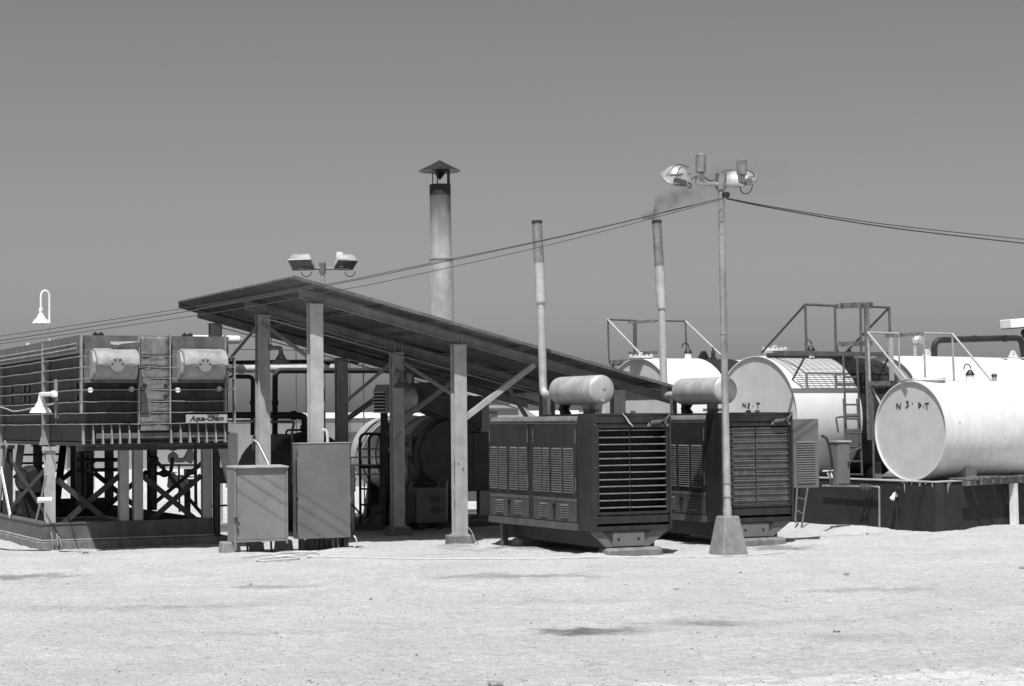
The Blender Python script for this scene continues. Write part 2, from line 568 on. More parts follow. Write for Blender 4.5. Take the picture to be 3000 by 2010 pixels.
# ------------------------------------------------------------------ far buildings
Yb = 72.0
t = thing('low_building', 'long low whitewashed building with bright flat eaves behind the machinery', 'building', (-9, Yb, 0), kind='thing')
MB().box(-26, 7.2, Yb, Yb + 9, 0, 2.42).build('wall', M_bldw, t)
MB().box(-26.5, 7.6, Yb - .75, Yb + 9.4, 2.36, 2.53).build('soffit', M_bldg, t)
MB().box(-26.6, 7.7, Yb - .95, Yb + 9.5, 2.533, 2.74).build('roof', M_bldw2, t)
for i in range(9):
    x = -24 + i * 3.3
    MB().box(x, x + .16, Yb - .1, Yb, 0, 2.36).build('pilaster', M_bldw, t)
for x in (-16.5, -11.2, -6.1):
    MB().box(x, x + 1.0, Yb - .03, Yb + .02, 0, 2.0).build('door', M_bldg, t)

Yh = 58.0
def hx(px, py): return at(px, py, Yh * cos(PIT) + 1.2)
t = thing('grey_hut', 'grey hut with a sloping sheeted roof behind the shed, left of the first generator', 'hut', at(1460, 1232, Yh), kind='thing')
t.location.z = 0
WM[t.name] = Matrix.Translation(t.location)
pr = [hx(1335, 1150), hx(1388, 1128), hx(1492, 1168), hx(1522, 1188), hx(1585, 1230), hx(1585, 1420), hx(1335, 1420)]
pr = [Vector((p.x, Yh, max(p.z, 0))) for p in pr]
MB().prism(pr, (0, 3, 0)).build('wall', M_hut, t)
for (a, b) in (((1335, 1171), (1494, 1171)), ((1335, 1200), (1518, 1200))):
    p, q = hx(*a), hx(*b)
    MB().box(p.x, q.x, Yh - .09, Yh + .1, p.z - .02, p.z + .03).build('eave', M_zinc, t)
p, q = hx(1458, 1208), hx(1335, 1420)
MB().box(q.x, p.x, Yh - .03, Yh + .05, 0, p.z).build('door', M_boild, t)

# light corrugated cladding of a store behind the generators
t = thing('corrugated_store', 'pale corrugated sheet store between the two generators, under the low eave', 'shed', G(20.2, 46, 0), YAW, kind='thing')
mb = MB()
x0, x1 = pv(1842, 1205, 46).dot(U), pv(1955, 1205, 46).dot(U)
for i in range(48):
    a0, a1 = x0 + (x1 - x0) * i / 48, x0 + (x1 - x0) * (i + 1) / 48
    f = lambda k: 46 + .018 * cos(k * 2 * pi / 4)
    mb._add([G(a0, f(i), 0), G(a1, f(i + 1), 0), G(a1, f(i + 1), 2.86), G(a0, f(i), 2.86)], [(0, 1, 2, 3)], True)
mb.build('cladding', M_bldw, t)
MB(GRID).box(x0, x1, 46.05, 48.5, 0, 2.8).build('wall', M_bldg, t)
MB(GRID).box(x0 - .1, x1 + .1, 45.9, 48.6, 2.865, 2.91).build('roof', M_zinc, t)

# ------------------------------------------------------------------ tarred bund wall and its bits (right)
cA, cB, cC = Vector((25.15, 32.5)), Vector((25.1, 39.5)), Vector((32.6, 35.33))
HW = 1.044
def g2(c, z): return G(c.x, c.y, z)
t = thing('bund_wall', 'black tarred containment wall with a pale cement coping round the white tanks', 'wall', G(25.15, 32.5, 0), kind='thing')
dirs = (cC - cA).normalized()
nrm = Vector((dirs.y, -dirs.x))
th = .22
for nm, a, b in (('wall_section', cA, cB), ('wall_section', cA, cC)):
    d = (b - a).normalized()
    n_ = Vector((-d.y, d.x)) if a is cA and b is cC else Vector((1, 0))
    mb = MB()
    e = a + n_ * th
    if b is cC: a2 = a + d * 0.0
    mb.prism([g2(a, -.1), g2(b, -.1), g2(b + n_ * th, -.1), g2(a + n_ * th + d * (.09 if b is cC else .0), -.1)], (0, 0, HW + .1 - .035))
    mb.build(nm, M_wall, t)
mb = MB()
d = dirs
inn = Vector((-d.y, d.x))
corner_in = cA + Vector((th + .02, (th + .02) * 1.47))
mb.prism([g2(cA + Vector((-.02, -.03)), HW - .020), g2(cB + Vector((-.02, 0)), HW - .020), g2(cB + Vector((th + .02, 0)), HW - .020), g2(corner_in, HW - .020),
          g2(cC + inn * (th + .02), HW - .020), g2(cC - inn * .02, HW - .020)], (0, 0, .022))
mb.build('coping', M_walltop, t)
rnd = random.Random(5)
mb = MB()
for i in range(16):                                  # cement run down over the tar
    if i < 9:
        p0 = cA + Vector((-.004, rnd.uniform(.0, 1.6)));  dd = Vector((0, 1))
    else:
        p0 = cA + d * rnd.uniform(.02, .55) - inn * .004;  dd = d
    w, h = rnd.uniform(.03, .12), rnd.uniform(.03, .10)
    if i in (0, 9): w, h = .05, .24
    mb.prism([g2(p0, HW - .03), g2(p0 + dd * w, HW - .03), g2(p0 + dd * w * .6, HW - .03 - h * .7), g2(p0 + dd * w * .4, HW - .03 - h)], (-.004, -.004, 0))
o = mb.build('cement_drip', M_walltop, t); o['kind'] = 'stuff'
# slab inside the wall
t = thing('tank_slab', 'raised concrete floor inside the black containment wall', 'slab', G(27, 36, 0), kind='structure')
MB().prism([g2(cA + Vector((.28, .42)), .0), g2(Vector((25.38, 60)), 0), g2(Vector((52, 60)), 0), g2(Vector((52, 42.9)), 0), g2(cC + inn * .3, 0)], (0, 0, .93)).build('slab', M_slab, t)

# galvanised pipe with valves along the wall
t = thing('wall_pipe', 'thin pipe with a valve wheel running along the tarred wall and bending down', 'pipe', G(24.95, 35, 0), kind='thing')
a, b, c = pu(2410, 1423, 25.02), pu(2576, 1426, 25.02), pu(2577, 1560, 25.02)
c.z = 0
MB().tube(bend([a, b, c], .06), .022, 8).build('pipe', M_galv, t)
for px in (2536, 2550):
    p = pu(px, 1426, 25.02)
    mb = MB(); mb.cyl(p - V * .04, p + V * .04, .045, 10); mb.cyl(p, p - U * .09, .015, 8); mb.lathe([(.055, -.012), (.075, 0), (.055, .012)], p - U * .1, U, 12, True)
    mb.build('valve', M_rail, t)
# standpipe with a bright tap
t = thing('tap_standpipe', 'bright brass tap on a thin black standpipe against the wall corner', 'tap', G(24.9, 33.2, 0), kind='thing')
p1, p0 = pu(2628, 1455, 25.05), pu(2627, 1560, 25.05)
p0.z = 0
MB().tube([p0, p1], .02, 8).build('pipe', M_wall, t)
mb = MB()
k = pu(2620, 1447, 25.0)
q = pu(2614, 1464, 24.93)
mb.tube([k, q], [.035, .045], 10)
mb.tube([pu(2613, 1455, 24.96), pu(2608, 1460, 24.92)], .02, 8)
mb.tube([p1, k + Zv * .03], .03, 8)
mb.build('tap', M_shade, t)
p = pu(2630, 1436, 25.0)
MB().lathe([(.02, -.03), (.065, -.02), (.065, .02), (.02, .03)], p, U, 14, True).build('hand_wheel', M_black, t)
# timber walkway on the right wall with a white post
t = thing('timber_walkway', 'rough grey timber planks laid along the black wall top at the right', 'walkway', G(28, 33.6, 0), kind='thing')
o3 = -inn
def onw(px, py, off=0.0):
    n3 = U * inn.x + V * inn.y
    return onplane(px, py, g2(cA, 0) - n3 * off, n3)
S0 = (onw(2840, 1405, .2) - g2(cA, 0)).dot(U * d.x + V * d.y)
dA = (U * d.x + V * d.y)
nA = (U * inn.x + V * inn.y)
base = g2(cA, 0)
rnd = random.Random(11)
for i in range(9):
    s0 = S0 + i * .42
    a = base + dA * s0 - nA * .27 + Zv * (HW + .03 + rnd.uniform(-.008, .012) + .012 * (i % 3))
    b = a + nA * (.62 + rnd.uniform(-.05, .05))
    MB().bar(a + dA * .18, b + dA * (.18 + rnd.uniform(-.04, .04)), .36, .035).build('plank', M_wood, t)
MB().bar(base + dA * (S0 - .25) - nA * .2 + Zv * (HW - .06), base + dA * 8 - nA * .2 + Zv * (HW - .06), .05, .1).build('bearer', M_wood, t)
for s in (S0 + .35, S0 + .85):
    MB().bar(base + dA * s - nA * .29 + Zv * (HW - .05), base + dA * s + nA * .02 + Zv * (HW - .05), .07, .07).build('bracket', M_wood, t)
pb = base + dA * ((onw(2972, 1530, .17) - base).dot(dA)) - nA * .17
tp = MB(Matrix.Translation((pb.x, pb.y, 0)) @ Matrix.Rotation(YAW + .38, 4, 'Z'))
tp.hexa([(-.07, -.07, -.05), (.07, -.07, -.05), (.07, .07, -.05), (-.07, .07, -.05), (-.07, -.07, HW - .115), (.05, -.07, HW - .115), (.05, .07, HW - .115), (-.07, .07, HW - .115)])
tp.solo('white_post', M_woodl, 'white painted timber post propping the plank walkway by the wall', 'post')
# ------------------------------------------------------------------ tanks
TA = radians(33)
TX = Vector((cos(TA), sin(TA), 0)); TY = Vector((-sin(TA), cos(TA), 0))
def tank_shell(mb, T, r, x0, x1, n=64, face0=True, face1=True, rec=.045, wall=.02):
    mb2 = mb
    prof = []
    o = T @ Vector((0, 0, 0)); ax = (T.to_3x3() @ Vector((1, 0, 0)))
    if face0: prof += [(r - wall, x0 + rec), (r - wall, x0), (r, x0)]
    else: prof += [(r, x0)]
    prof += [(r, x1)]
    if face1: prof += [(r - wall, x1), (r - wall, x1 - rec)]
    mb2.lathe(prof, o, ax, n)
def disc(mb, T, r, x, n=64):
    vs = [T @ Vector((x, r * cos(2 * pi * k / n), r * sin(2 * pi * k / n))) for k in range(n)]
    mb._add(vs, [tuple(range(n))])
class Tank:
    def __init__(s, label, px, py, Z, r, secs, group='white storage tanks'):
        c = at(px, py, Z)
        s.c, s.r = c, r
        s.T = Matrix.Translation(c) @ Matrix.Rotation(TA, 4, 'Z')
        s.t = thing('storage_tank', label, 'tank', (c.x, c.y, .93), TA, group, 'thing')
        x = 0
        for i, (L_, m, dr) in enumerate(secs):
            mb = MB()
            tank_shell(mb, s.T, r + dr, x, x + L_, face0=(i == 0), face1=(i == len(secs) - 1))
            o = mb.build('shell' if i == 0 else 'shell_section', m, s.t)
            if m is M_tar: o['label'] = 'black tarred section'
            x += L_
        s.L = x
        mb = MB(); disc(mb, s.T, r - .005, .045); mb.build('end_plate', M_cap, s.t)
        mb = MB(); disc(mb, s.T, r - .005, x - .045); mb.build('end_plate', M_cap, s.t)
    def P(s, x, y, z): return s.T @ Vector((x, y, z))
    def face(s, px, py, off=.04): return onplane(px, py, s.c + TX * off, TX)
    def side(s, px, py, y=0.0): return onplane(px, py, s.c + TY * y, TY)
    def loc(s, p): return s.T.inverted() @ p
    def saddle(s, x, w=.25, m=None):
        r = s.r
        pts = [(-.72 * r, -s.c.z + .92), (.72 * r, -s.c.z + .92), (.7 * r, -r * .66)]
        pts += [(r * 1.01 * sin(t), -r * 1.01 * cos(t)) for t in [.72 - k * .144 for k in range(11)]]
        pts += [(-.7 * r, -r * .66)]
        mb = MB(s.T); mb.prism([(x, a, b) for a, b in pts], (w, 0, 0)); mb.build('saddle', m or M_conc_d, s.t)
    def ring(s, x, w=.05, h=.012, m=None):
        mb = MB(); mb.lathe([(s.r - .002, x), (s.r + h, x), (s.r + h, x + w), (s.r - .002, x + w)], s.c, TX, 64); mb.build('weld_band', m or M_white, s.t)
    def hatch(s, p, r=.36, h=.1, ndog=14):
        b = Vector((p.x, p.y, s.c.z + s.r - .06))
        mb = MB(); mb.lathe([(r * .8, 0), (r * .8, h)], b, Zv, 28); mb.lathe([(0, h + .05), (r, h + .05), (r, h - .0), (r * .78, h)], b, Zv, 28)
        o = mb.build('hatch', M_white, s.t)
        mb = MB()
        for k in range(ndog):
            a = 2 * pi * k / ndog
            q = b + Vector((cos(a) * r * .9, sin(a) * r * .9, h - .02)); mb.cyl(q, q + Zv * .11, .014, 6)
        mb.bar(b + Zv * (h + .06) - TX * .06, b + Zv * (h + .13) - TX * .02, .02, .02); mb.bar(b + Zv * (h + .13) - TX * .03, b + Zv * (h + .13) + TX * .05, .02, .02)
        mb.build('hatch_bolt', M_white, o)
    def vent(s, p):
        b = Vector((p.x, p.y, s.c.z + s.r - .05))
        o = MB().cyl(b, b + Zv * .18, .085, 16).build('vent', M_shade, s.t)
        mb = MB(); mb.lathe([(.1, .17), (.1, .2), (.06, .26), (.03, .30)], b, Zv, 16, True)
        mb.tube(arc(b + Zv * .32 + TX * -.08, TX, Zv, .1, 0, pi * .9, 8) + [b + Zv * .3 + TX * -.19], .014, 6)
        mb.build('vent_cap', M_black, o)
    def rail(s, segs, m, name='railing', y=0.0):
        root = None
        mbs = []
        for kind, a, b, w in segs:
            p, q = s.side(a[0], a[1], y), s.side(b[0], b[1], y)
            mb = MB()
            if kind == 'rail' or kind == 'brace' or kind == 'post': mb.tube([p, q], w / 2, 8)
            else: mb.bar(p, q, .035, w)
            mbs.append((kind, mb))
        first = MB()
        k0, m0 = mbs[0]
        root = m0.build(name, m, s.t)
        for k, mb in mbs[1:]:
            mb.build(k, M_wood if k == 'board' else m, root)
        return root

# --- N3 tank, nearest
n3 = Tank('white fuel tank marked N3 D.T on its grey end, nearest the tarred wall', 2665, 1262, 41.5, 1.068, [(2.1, M_white2, 0), (5.0, M_white2, 0)])
def letter(tk, pts, w=.02):
    mb = MB()
    for a, b in zip(pts[:-1], pts[1:]):
        mb.bar(tk.face(*a, .037), tk.face(*b, .037), w, .008, TX)
    mb.build('letter', M_ink, tk.t)
letter(n3, [(2627, 1198), (2627, 1182), (2637, 1198), (2638, 1181)])
letter(n3, [(2654, 1177), (2661, 1176), (2657, 1183), (2662, 1187), (2658, 1193), (2653, 1192)])
letter(n3, [(2672, 1180), (2674, 1182)])
letter(n3, [(2692, 1195), (2691, 1180), (2699, 1186), (2692, 1195)])
letter(n3, [(2705, 1190), (2707, 1192)])
letter(n3, [(2709, 1182), (2721, 1181), (2715, 1181.5), (2716, 1199)])
n3.saddle(.9, .3, M_walltop); n3.saddle(5.0, .3, M_walltop)
n3.hatch(n3.side(2720, 1110), .37, .07)
n3.vent(n3.side(2842, 1112)); 
b = n3.side(2913, 1115); b.z = n3.c.z + n3.r - .03
o = MB().cyl(b, b + Zv * .2, .055, 12).build('filler_pipe', M_galv, n3.t)
mb = MB(); mb.cyl(b + Zv * .13, b + Zv * .165, .066, 12); mb.build('collar', M_black, o)
YN = 1.36                                              # outer edge of the stage, on the far side of the tank
n3.rail([('rail', (2542, 974), (2632, 977), .045), ('post', (2543, 974), (2548, 1117), .05), ('post', (2632, 977), (2637, 1117), .045),
         ('rail', (2706, 976), (2790, 978), .045), ('post', (2706, 976), (2711, 1117), .045), ('post', (2790, 978), (2795, 1117), .05),
         ('board', (2595, 982), (2640, 982), .09), ('board', (2632, 983), (2706, 977), .075), ('upright', (2609, 988), (2613, 1117), .12)], M_raill, y=YN)
def stage(tk, px0, px1, py, Yo, m, braces, legs=True):
    """slatted stage bolted to the far side of a tank, with its stays"""
    x0_, x1_ = tk.loc(tk.side(px0, py, Yo)).x, tk.loc(tk.side(px1, py, Yo)).x
    zt = tk.side(px0, py, Yo).z - tk.c.z
    x0_ = max(x0_, .16)
    plat = MB(tk.T).box(x0_, x1_, Yo - .04, Yo + .02, zt - .12, zt).build('platform', m, tk.t)
    MB(tk.T).box(x0_, x1_, .25, .31, zt - .12, zt).build('beam', m, plat)
    MB(tk.T).box(x0_ - .03, x0_ + .02, .1, Yo + .03, zt - .1, zt + .004).build('beam', M_wood, plat)
    n = int((x1_ - x0_) / .13)
    for k in range(n):
        xx = x0_ + .05 + k * (x1_ - x0_ - .12) / n
        MB(tk.T).box(xx, xx + .07, .31, Yo - .04, zt - .05, zt - .005).build('slat', m, plat)
    for a_, b_ in braces:
        p, q = tk.side(a_[0], a_[1], Yo), tk.side(b_[0], b_[1], 0.0)
        MB().tube([p, q], .026, 8).build('brace', M_raill, plat)
    if legs:
        for xx in (x0_ + .06, x1_ - .1):
            MB(tk.T).tube([(xx, Yo - .01, zt - .1), (xx, Yo - .01, .93 - tk.c.z)], .03, 8).build('leg', m, plat)
            MB(tk.T).tube([(xx, Yo - .01, zt - .14), (xx, .75, zt - 1.0)], .026, 8).build('brace', M_raill, plat)
    return plat
stage(n3, 2549, 2800, 1118, YN, M_rail, [((2542, 974), (2656, 1113)), ((2790, 978), (2906, 1116))])
# ladder in front of the gap
def ladder_thing(name, label, pts, rungs, w_r, rail_m, group=None, rail_r=.025, loc=None):
    """pts: ((top,bottom) of each stile) in world; rungs: fractions"""
    c = (pts[0][1] + pts[1][1]) / 2
    t = thing(name, label, 'ladder', c, 0, group, 'thing')
    for a, b in pts: MB().tube([a, b], rail_r, 8).build('stile', rail_m, t)
    for f in rungs:
        p, q = pts[0][1].lerp(pts[0][0], f), pts[1][1].lerp(pts[1][0], f)
        MB().tube([p, q], w_r, 8).build('rung', rail_m, t)
    return t

# --- N2 tank
n2 = Tank('big white tank marked N2 T half hidden behind the second generator', 2213, 1228, 45.0, 1.465, [(1.98, M_white, 0), (1.5, M_tar, -.01)])
n2.saddle(.5); n2.saddle(2.7)
letter(n2, [(2176, 1193), (2176, 1181), (2184, 1193), (2184, 1181)])
letter(n2, [(2191, 1183), (2195, 1181), (2196, 1186), (2191, 1190), (2190, 1195), (2196, 1195)])
letter(n2, [(2205, 1189), (2207, 1190)])
letter(n2, [(2215, 1181), (2226, 1181), (2220, 1181), (2220, 1197)])
p = n2.side(2270, 1030); n2.hatch(p, .30, .18, 16)
n2.vent(n2.side(2376, 1030, -.4))
mb = MB(n2.T)
x_ = n2.loc(n2.side(2490, 1030)).x
q = n2.r - .02
mb.prism([(x_ - .17, .05, q), (x_ + .17, .05, q), (x_ + .05, .05, q + .2), (x_ - .05, .05, q + .2)], (0, -.03, 0)); mb.build('lifting_lug', M_tar, n2.t)
xx = n2.loc(n2.side(2443, 1030)).x
MB(n2.T).lathe([(.05, q), (.05, q + .16), (.03, q + .2), (.02, q + .36)], (xx, -.1, 0), (0, 0, 1), 10, True).build('valve', M_black, n2.t)
# walkway cantilevered on the camera side of N2
YO = -1.65                                             # outer edge, in the tank's own frame
xa, xb = n2.loc(n2.side(2268, 1036, YO)).x, n2.loc(n2.side(2606, 1036, YO)).x
zw = n2.side(2440, 1030, YO).z - n2.c.z
xg = .05                                               # the grating starts above the tank end
wk = MB(n2.T).box(xa, xb, YO - .03, YO + .03, zw - .1, zw).build('walkway', M_rail, n2.t)
MB(n2.T).box(xg, xb, -.42, -.36, zw - .1, zw).build('beam', M_rail, wk)
mb = MB(n2.T)
nb = 24
for k in range(nb):
    y = YO + .04 + (1.22) * k / (nb - 1); mb.box(xg, xb, y - .005, y + .005, zw - .035, zw - .004)
nx_ = 14
for k in range(nx_):
    x = xg + (xb - xg) * k / (nx_ - 1); mb.box(x - .008, x + .008, YO + .03, -.37, zw - .05, zw - .03)
o = mb.build('grating', M_rail, wk); o['kind'] = 'stuff'
def wb_(px, py, y=YO): return n2.side(px, py, y)
for nm, a, b, w in (('rail', (2358, 892), (2452, 896), .06), ('rail', (2550, 898), (2606, 901), .06), ('post', (2359, 892), (2363, 1036), .06), ('post', (2446, 896), (2449, 1036), .06),
                    ('post', (2521, 898), (2523, 1036), .06), ('post', (2605, 900), (2609, 1036), .06), ('brace', (2359, 892), (2231, 1034), .055), ('brace', (2604, 902), (2476, 1034), .055),
                    ('bracket', (2361, 1040), (2322, 1112), .05), ('bracket', (2607, 1040), (2572, 1110), .05)):
    p, q = wb_(*a), wb_(*b)
    if nm == 'brace': q = n2.side(b[0], b[1], -.1)
    if nm == 'bracket':
        q = n2.side(b[0], b[1], -1.17)
    MB().tube([p, q], w / 2, 8).build(nm, M_rail, wk)
for a, b, w in (((2446, 899), (2474, 896), .12), ((2462, 896), (2556, 893), .13), ((2520, 896), (2556, 896), .11)):
    MB().bar(wb_(*a), wb_(*b), .03, w).build('board', M_wood, wk)
for a, b in (((2450, 1008), (2468, 1007)), ((2466, 1009), (2555, 1005))):
    MB().bar(wb_(*a, YO + .06), wb_(*b, YO + .06), .03, .11).build('board', M_wood, wk)
post = MB().bar(wb_(2538, 890, YO - .12), wb_(2549, 1289, YO - .12), .085, .1, TX).build('timber_post', M_wood, wk)
# ladder up to the walkway
y_ = YO - .16
tl = [n2.side(2470, 1038, y_), n2.side(2510, 1038, y_)]
bl = [n2.side(2484, 1394, y_), n2.side(2526, 1394, y_)]
lad = ladder_thing('steel_ladder', 'tall thin steel ladder leaning on the walkway between the two marked tanks', [(tl[0], bl[0]), (tl[1], bl[1])], [0.01, .117, .235, .35, .468, .585, .70, .81], .02, M_rail, 'ladders by the tanks')
p, q = n2.side(2449, 1223, y_ - .1), n2.side(2519, 1217, y_ - .1)
MB().tube(bend([n2.side(2456, 1268, y_ - .1), p, q], .04), .022, 8).build('handle', M_rail, lad)
MB().tube([n2.side(2484, 1330, y_ - .02), n2.side(2522, 1312, y_ - .02)], .018, 8).build('tie_bar', M_rail, lad)
# junction cabinet and plant near the wall top
pc = at(2462, 1396, 41.6)
Tc = Matrix.Translation((pc.x, pc.y, .93)) @ Matrix.Rotation(YAW, 4, 'Z')
t = thing('junction_cabinet', 'slim grey steel cabinet on the wall top beside the ladder foot', 'cabinet', (pc.x, pc.y, .93), YAW, kind='thing')
MB(Tc).box(-.17, .17, -.12, .16, 0, .93).build('body', M_cab2, t, .008)
MB(Tc).box(-.19, .19, -.16, .18, .932, .965).build('lid', M_post, t)
MB(Tc).box(-.15, .15, -.135, -.122, .05, .9).build('door', M_cab2, t)
MB(Tc).box(.10, .125, -.16, -.136, .4, .52).build('handle', M_black, t)
p0 = at(2409, 1278, 39.9); p1 = at(2428, 1300, 40.8); p2 = at(2436, 1350, 41.4); p3 = at(2438, 1385, 41.5)
MB().tube(bend([p0, at(2420, 1282, 40.3), p1, p2, p3], .3, 8), .03, 8).solo('conduit', M_black, 'black flexible conduit curving from the open generator door to the slim cabinet', 'conduit')
for k, px in enumerate((2428, 2436)):
    p = at(px, 1398, 41.3); q = at(px - 2, 1386, 41.3)
mb = MB(); 
for px in (2427, 2436): mb.bar(at(px + 2, 1400, 41.2), at(px - 2, 1386, 41.2), .04, .03)
mb.bar(at(2410, 1380, 41.25), at(2440, 1378, 41.25), .03, .025)
mb.solo('bar_stand', M_woodl, 'small white bar stand on the wall top left of the slim cabinet', 'stand')

# --- T3 tank behind the shed
t3 = Tank('white tank with a black tarred band standing behind the first exhaust stack', 1868, 1229, 46.8, 1.48, [(1.75, M_white, 0), (1.05, M_tar, .0), (1.6, M_white, -.02)])
t3.saddle(.4); t3.saddle(3.2)
t3.ring(1.62, .13, .012, M_white2)
t3.hatch(t3.side(1878, 1040), .30, .06, 12); t3.vent(t3.side(2016, 1040, -.2))
mb = MB(t3.T); q = t3.r - .03
x_ = t3.loc(t3.side(2060, 1040)).x
mb.prism([(x_ - .2, 0, q), (x_ + .2, 0, q), (x_ + .06, 0, q + .22), (x_ - .06, 0, q + .22)], (0, -.03, 0)); mb.build('lifting_lug', M_tar, t3.t)
x_ = t3.loc(t3.side(2082, 1040)).x
MB(t3.T).lathe([(.08, q), (.08, q + .06), (.05, q + .08), (.05, q + .2), (.03, q + .24), (.015, q + .32)], (x_, -.1, 0), (0, 0, 1), 10, True).build('valve', M_black, t3.t)
t3.rail([('rail', (1780, 936), (1862, 939), .045), ('post', (1781, 936), (1784, 1056), .045), ('rail', (1915, 939), (2008, 941), .045),
         ('post', (2008, 941), (2012, 1050), .045), ('upright', (1860, 948), (1861, 1050), .10), ('board', (1842, 942), (1866, 942), .09),
         ('board', (1862, 944), (1920, 940), .075), ('board', (1843, 1036), (1925, 1033), .085)], M_rail, y=1.3)
stage(t3, 1782, 2020, 1056, 1.3, M_rail, [((1780, 936), (1883, 1044)), ((2008, 941), (2118, 1046))])
# --- T4, the long white tank behind N3
cz = 2.38
t4 = Tank('longest plain white tank with two lifting lugs behind the marked tanks', 2580, 1216, 51.0, 1.56, [(2.4, M_white, 0), (8.2, M_white, 0)])
for px in (2716, 2967):
    x_ = t4.loc(t4.side(px, 1040)).x
    q = t4.r - .02
    mb = MB(t4.T); mb.prism([(x_ - .2, 0, q), (x_ + .2, 0, q), (x_ + .05, 0, q + .21), (x_ - .05, 0, q + .21)], (0, -.03, 0))
    o = mb.build('lifting_lug', M_white, t4.t)
    MB(t4.T).cyl((x_, -.036, q + .12), (x_, .006, q + .12), .04, 10).build('hole', M_cap, o)
t4.saddle(1); t4.saddle(6)
b = t4.side(2681, 1042, .1)
b.z = t4.c.z + t4.r - .05
h = t4.side(2681, 1007).z - b.z
o = MB().cyl(b, b + Zv * h, .05, 12).build('vent_pipe', M_silver, t4.t)
tp_ = b + Zv * h
mb = MB(); mb.tube(arc(tp_ + TX * .1, -TX, Zv, .1, 0, pi, 10) , [.07, .09, .11, .12, .13, .135, .135, .135, .135, .135, .13], 14);
mb.build('vent_hood', M_silver, o)
# black pipe over T4
t = thing('black_overhead_pipe', 'black pipe rising from the long white tank and running off to the right', 'pipe', at(2733, 1042, 51), 0, kind='thing')
MB().tube(bend([at(2737, 1046, 52), at(2738, 997, 52), at(2860, 993, 52.6), at(2992, 990, 53.3), at(3000, 1046, 53.3)], .22, 6), .085, 10).build('pipe', M_pipe_d, t)
for px, py in ((2856, 993), (2946, 992)):
    p = at(px, py, 52.7); MB().cyl(p - TX * .05, p + TX * .05, .098, 10).build('joint', M_black, t)
# floodlight at the right edge (its pole stands out of frame)
t = thing('flat_floodlight', 'pale flat floodlight box on a bracket at the right edge above the pipe', 'floodlight', at(3030, 1000, 46), 0, 'floodlights', 'thing')
p, q = at(2962, 937, 46), at(3060, 929, 46)
mb = MB(); mb.prism([at(2961, 936, 46), at(2963, 961, 46), at(3062, 953, 46), at(3060, 928, 46)], TY * .35); mb.build('housing', M_shade, t, .01)
MB().prism([at(2963, 962, 46.02), at(2963, 964, 46.02), at(3062, 956, 46.02), at(3062, 954, 46.02)], TY * .3).build('rim', M_cab2, t)
MB().tube([at(3040, 956, 46.2), at(3042, 1420, 46.2)], .05, 10).build('pole', M_galv, t)
MB().cyl(at(3002, 974, 46.15), at(3002, 982, 46.35), .09, 12).build('bracket', M_black, t)
# short ladder leaning on the wall behind the second generator
la = [(at(2331, 1432, 38.2), at(2331, 1522, 37.9)), (at(2365, 1432, 38.2), at(2348, 1546, 37.9))]
for i in range(2):
    a, b = la[i]
    b = b.copy(); b.z = max(b.z, 0.0)
    la[i] = (a, b)
wa = [(pu(2336, 1425, 24.75), pu(2330, 1530, 23.9)), (pu(2367, 1425, 24.75), pu(2348, 1548, 23.95))]
ladder_thing('short_ladder', 'short grey ladder leaning on the black wall just right of the second generator', wa, [.33, .68], .018, M_rail, 'ladders by the tanks', .022)
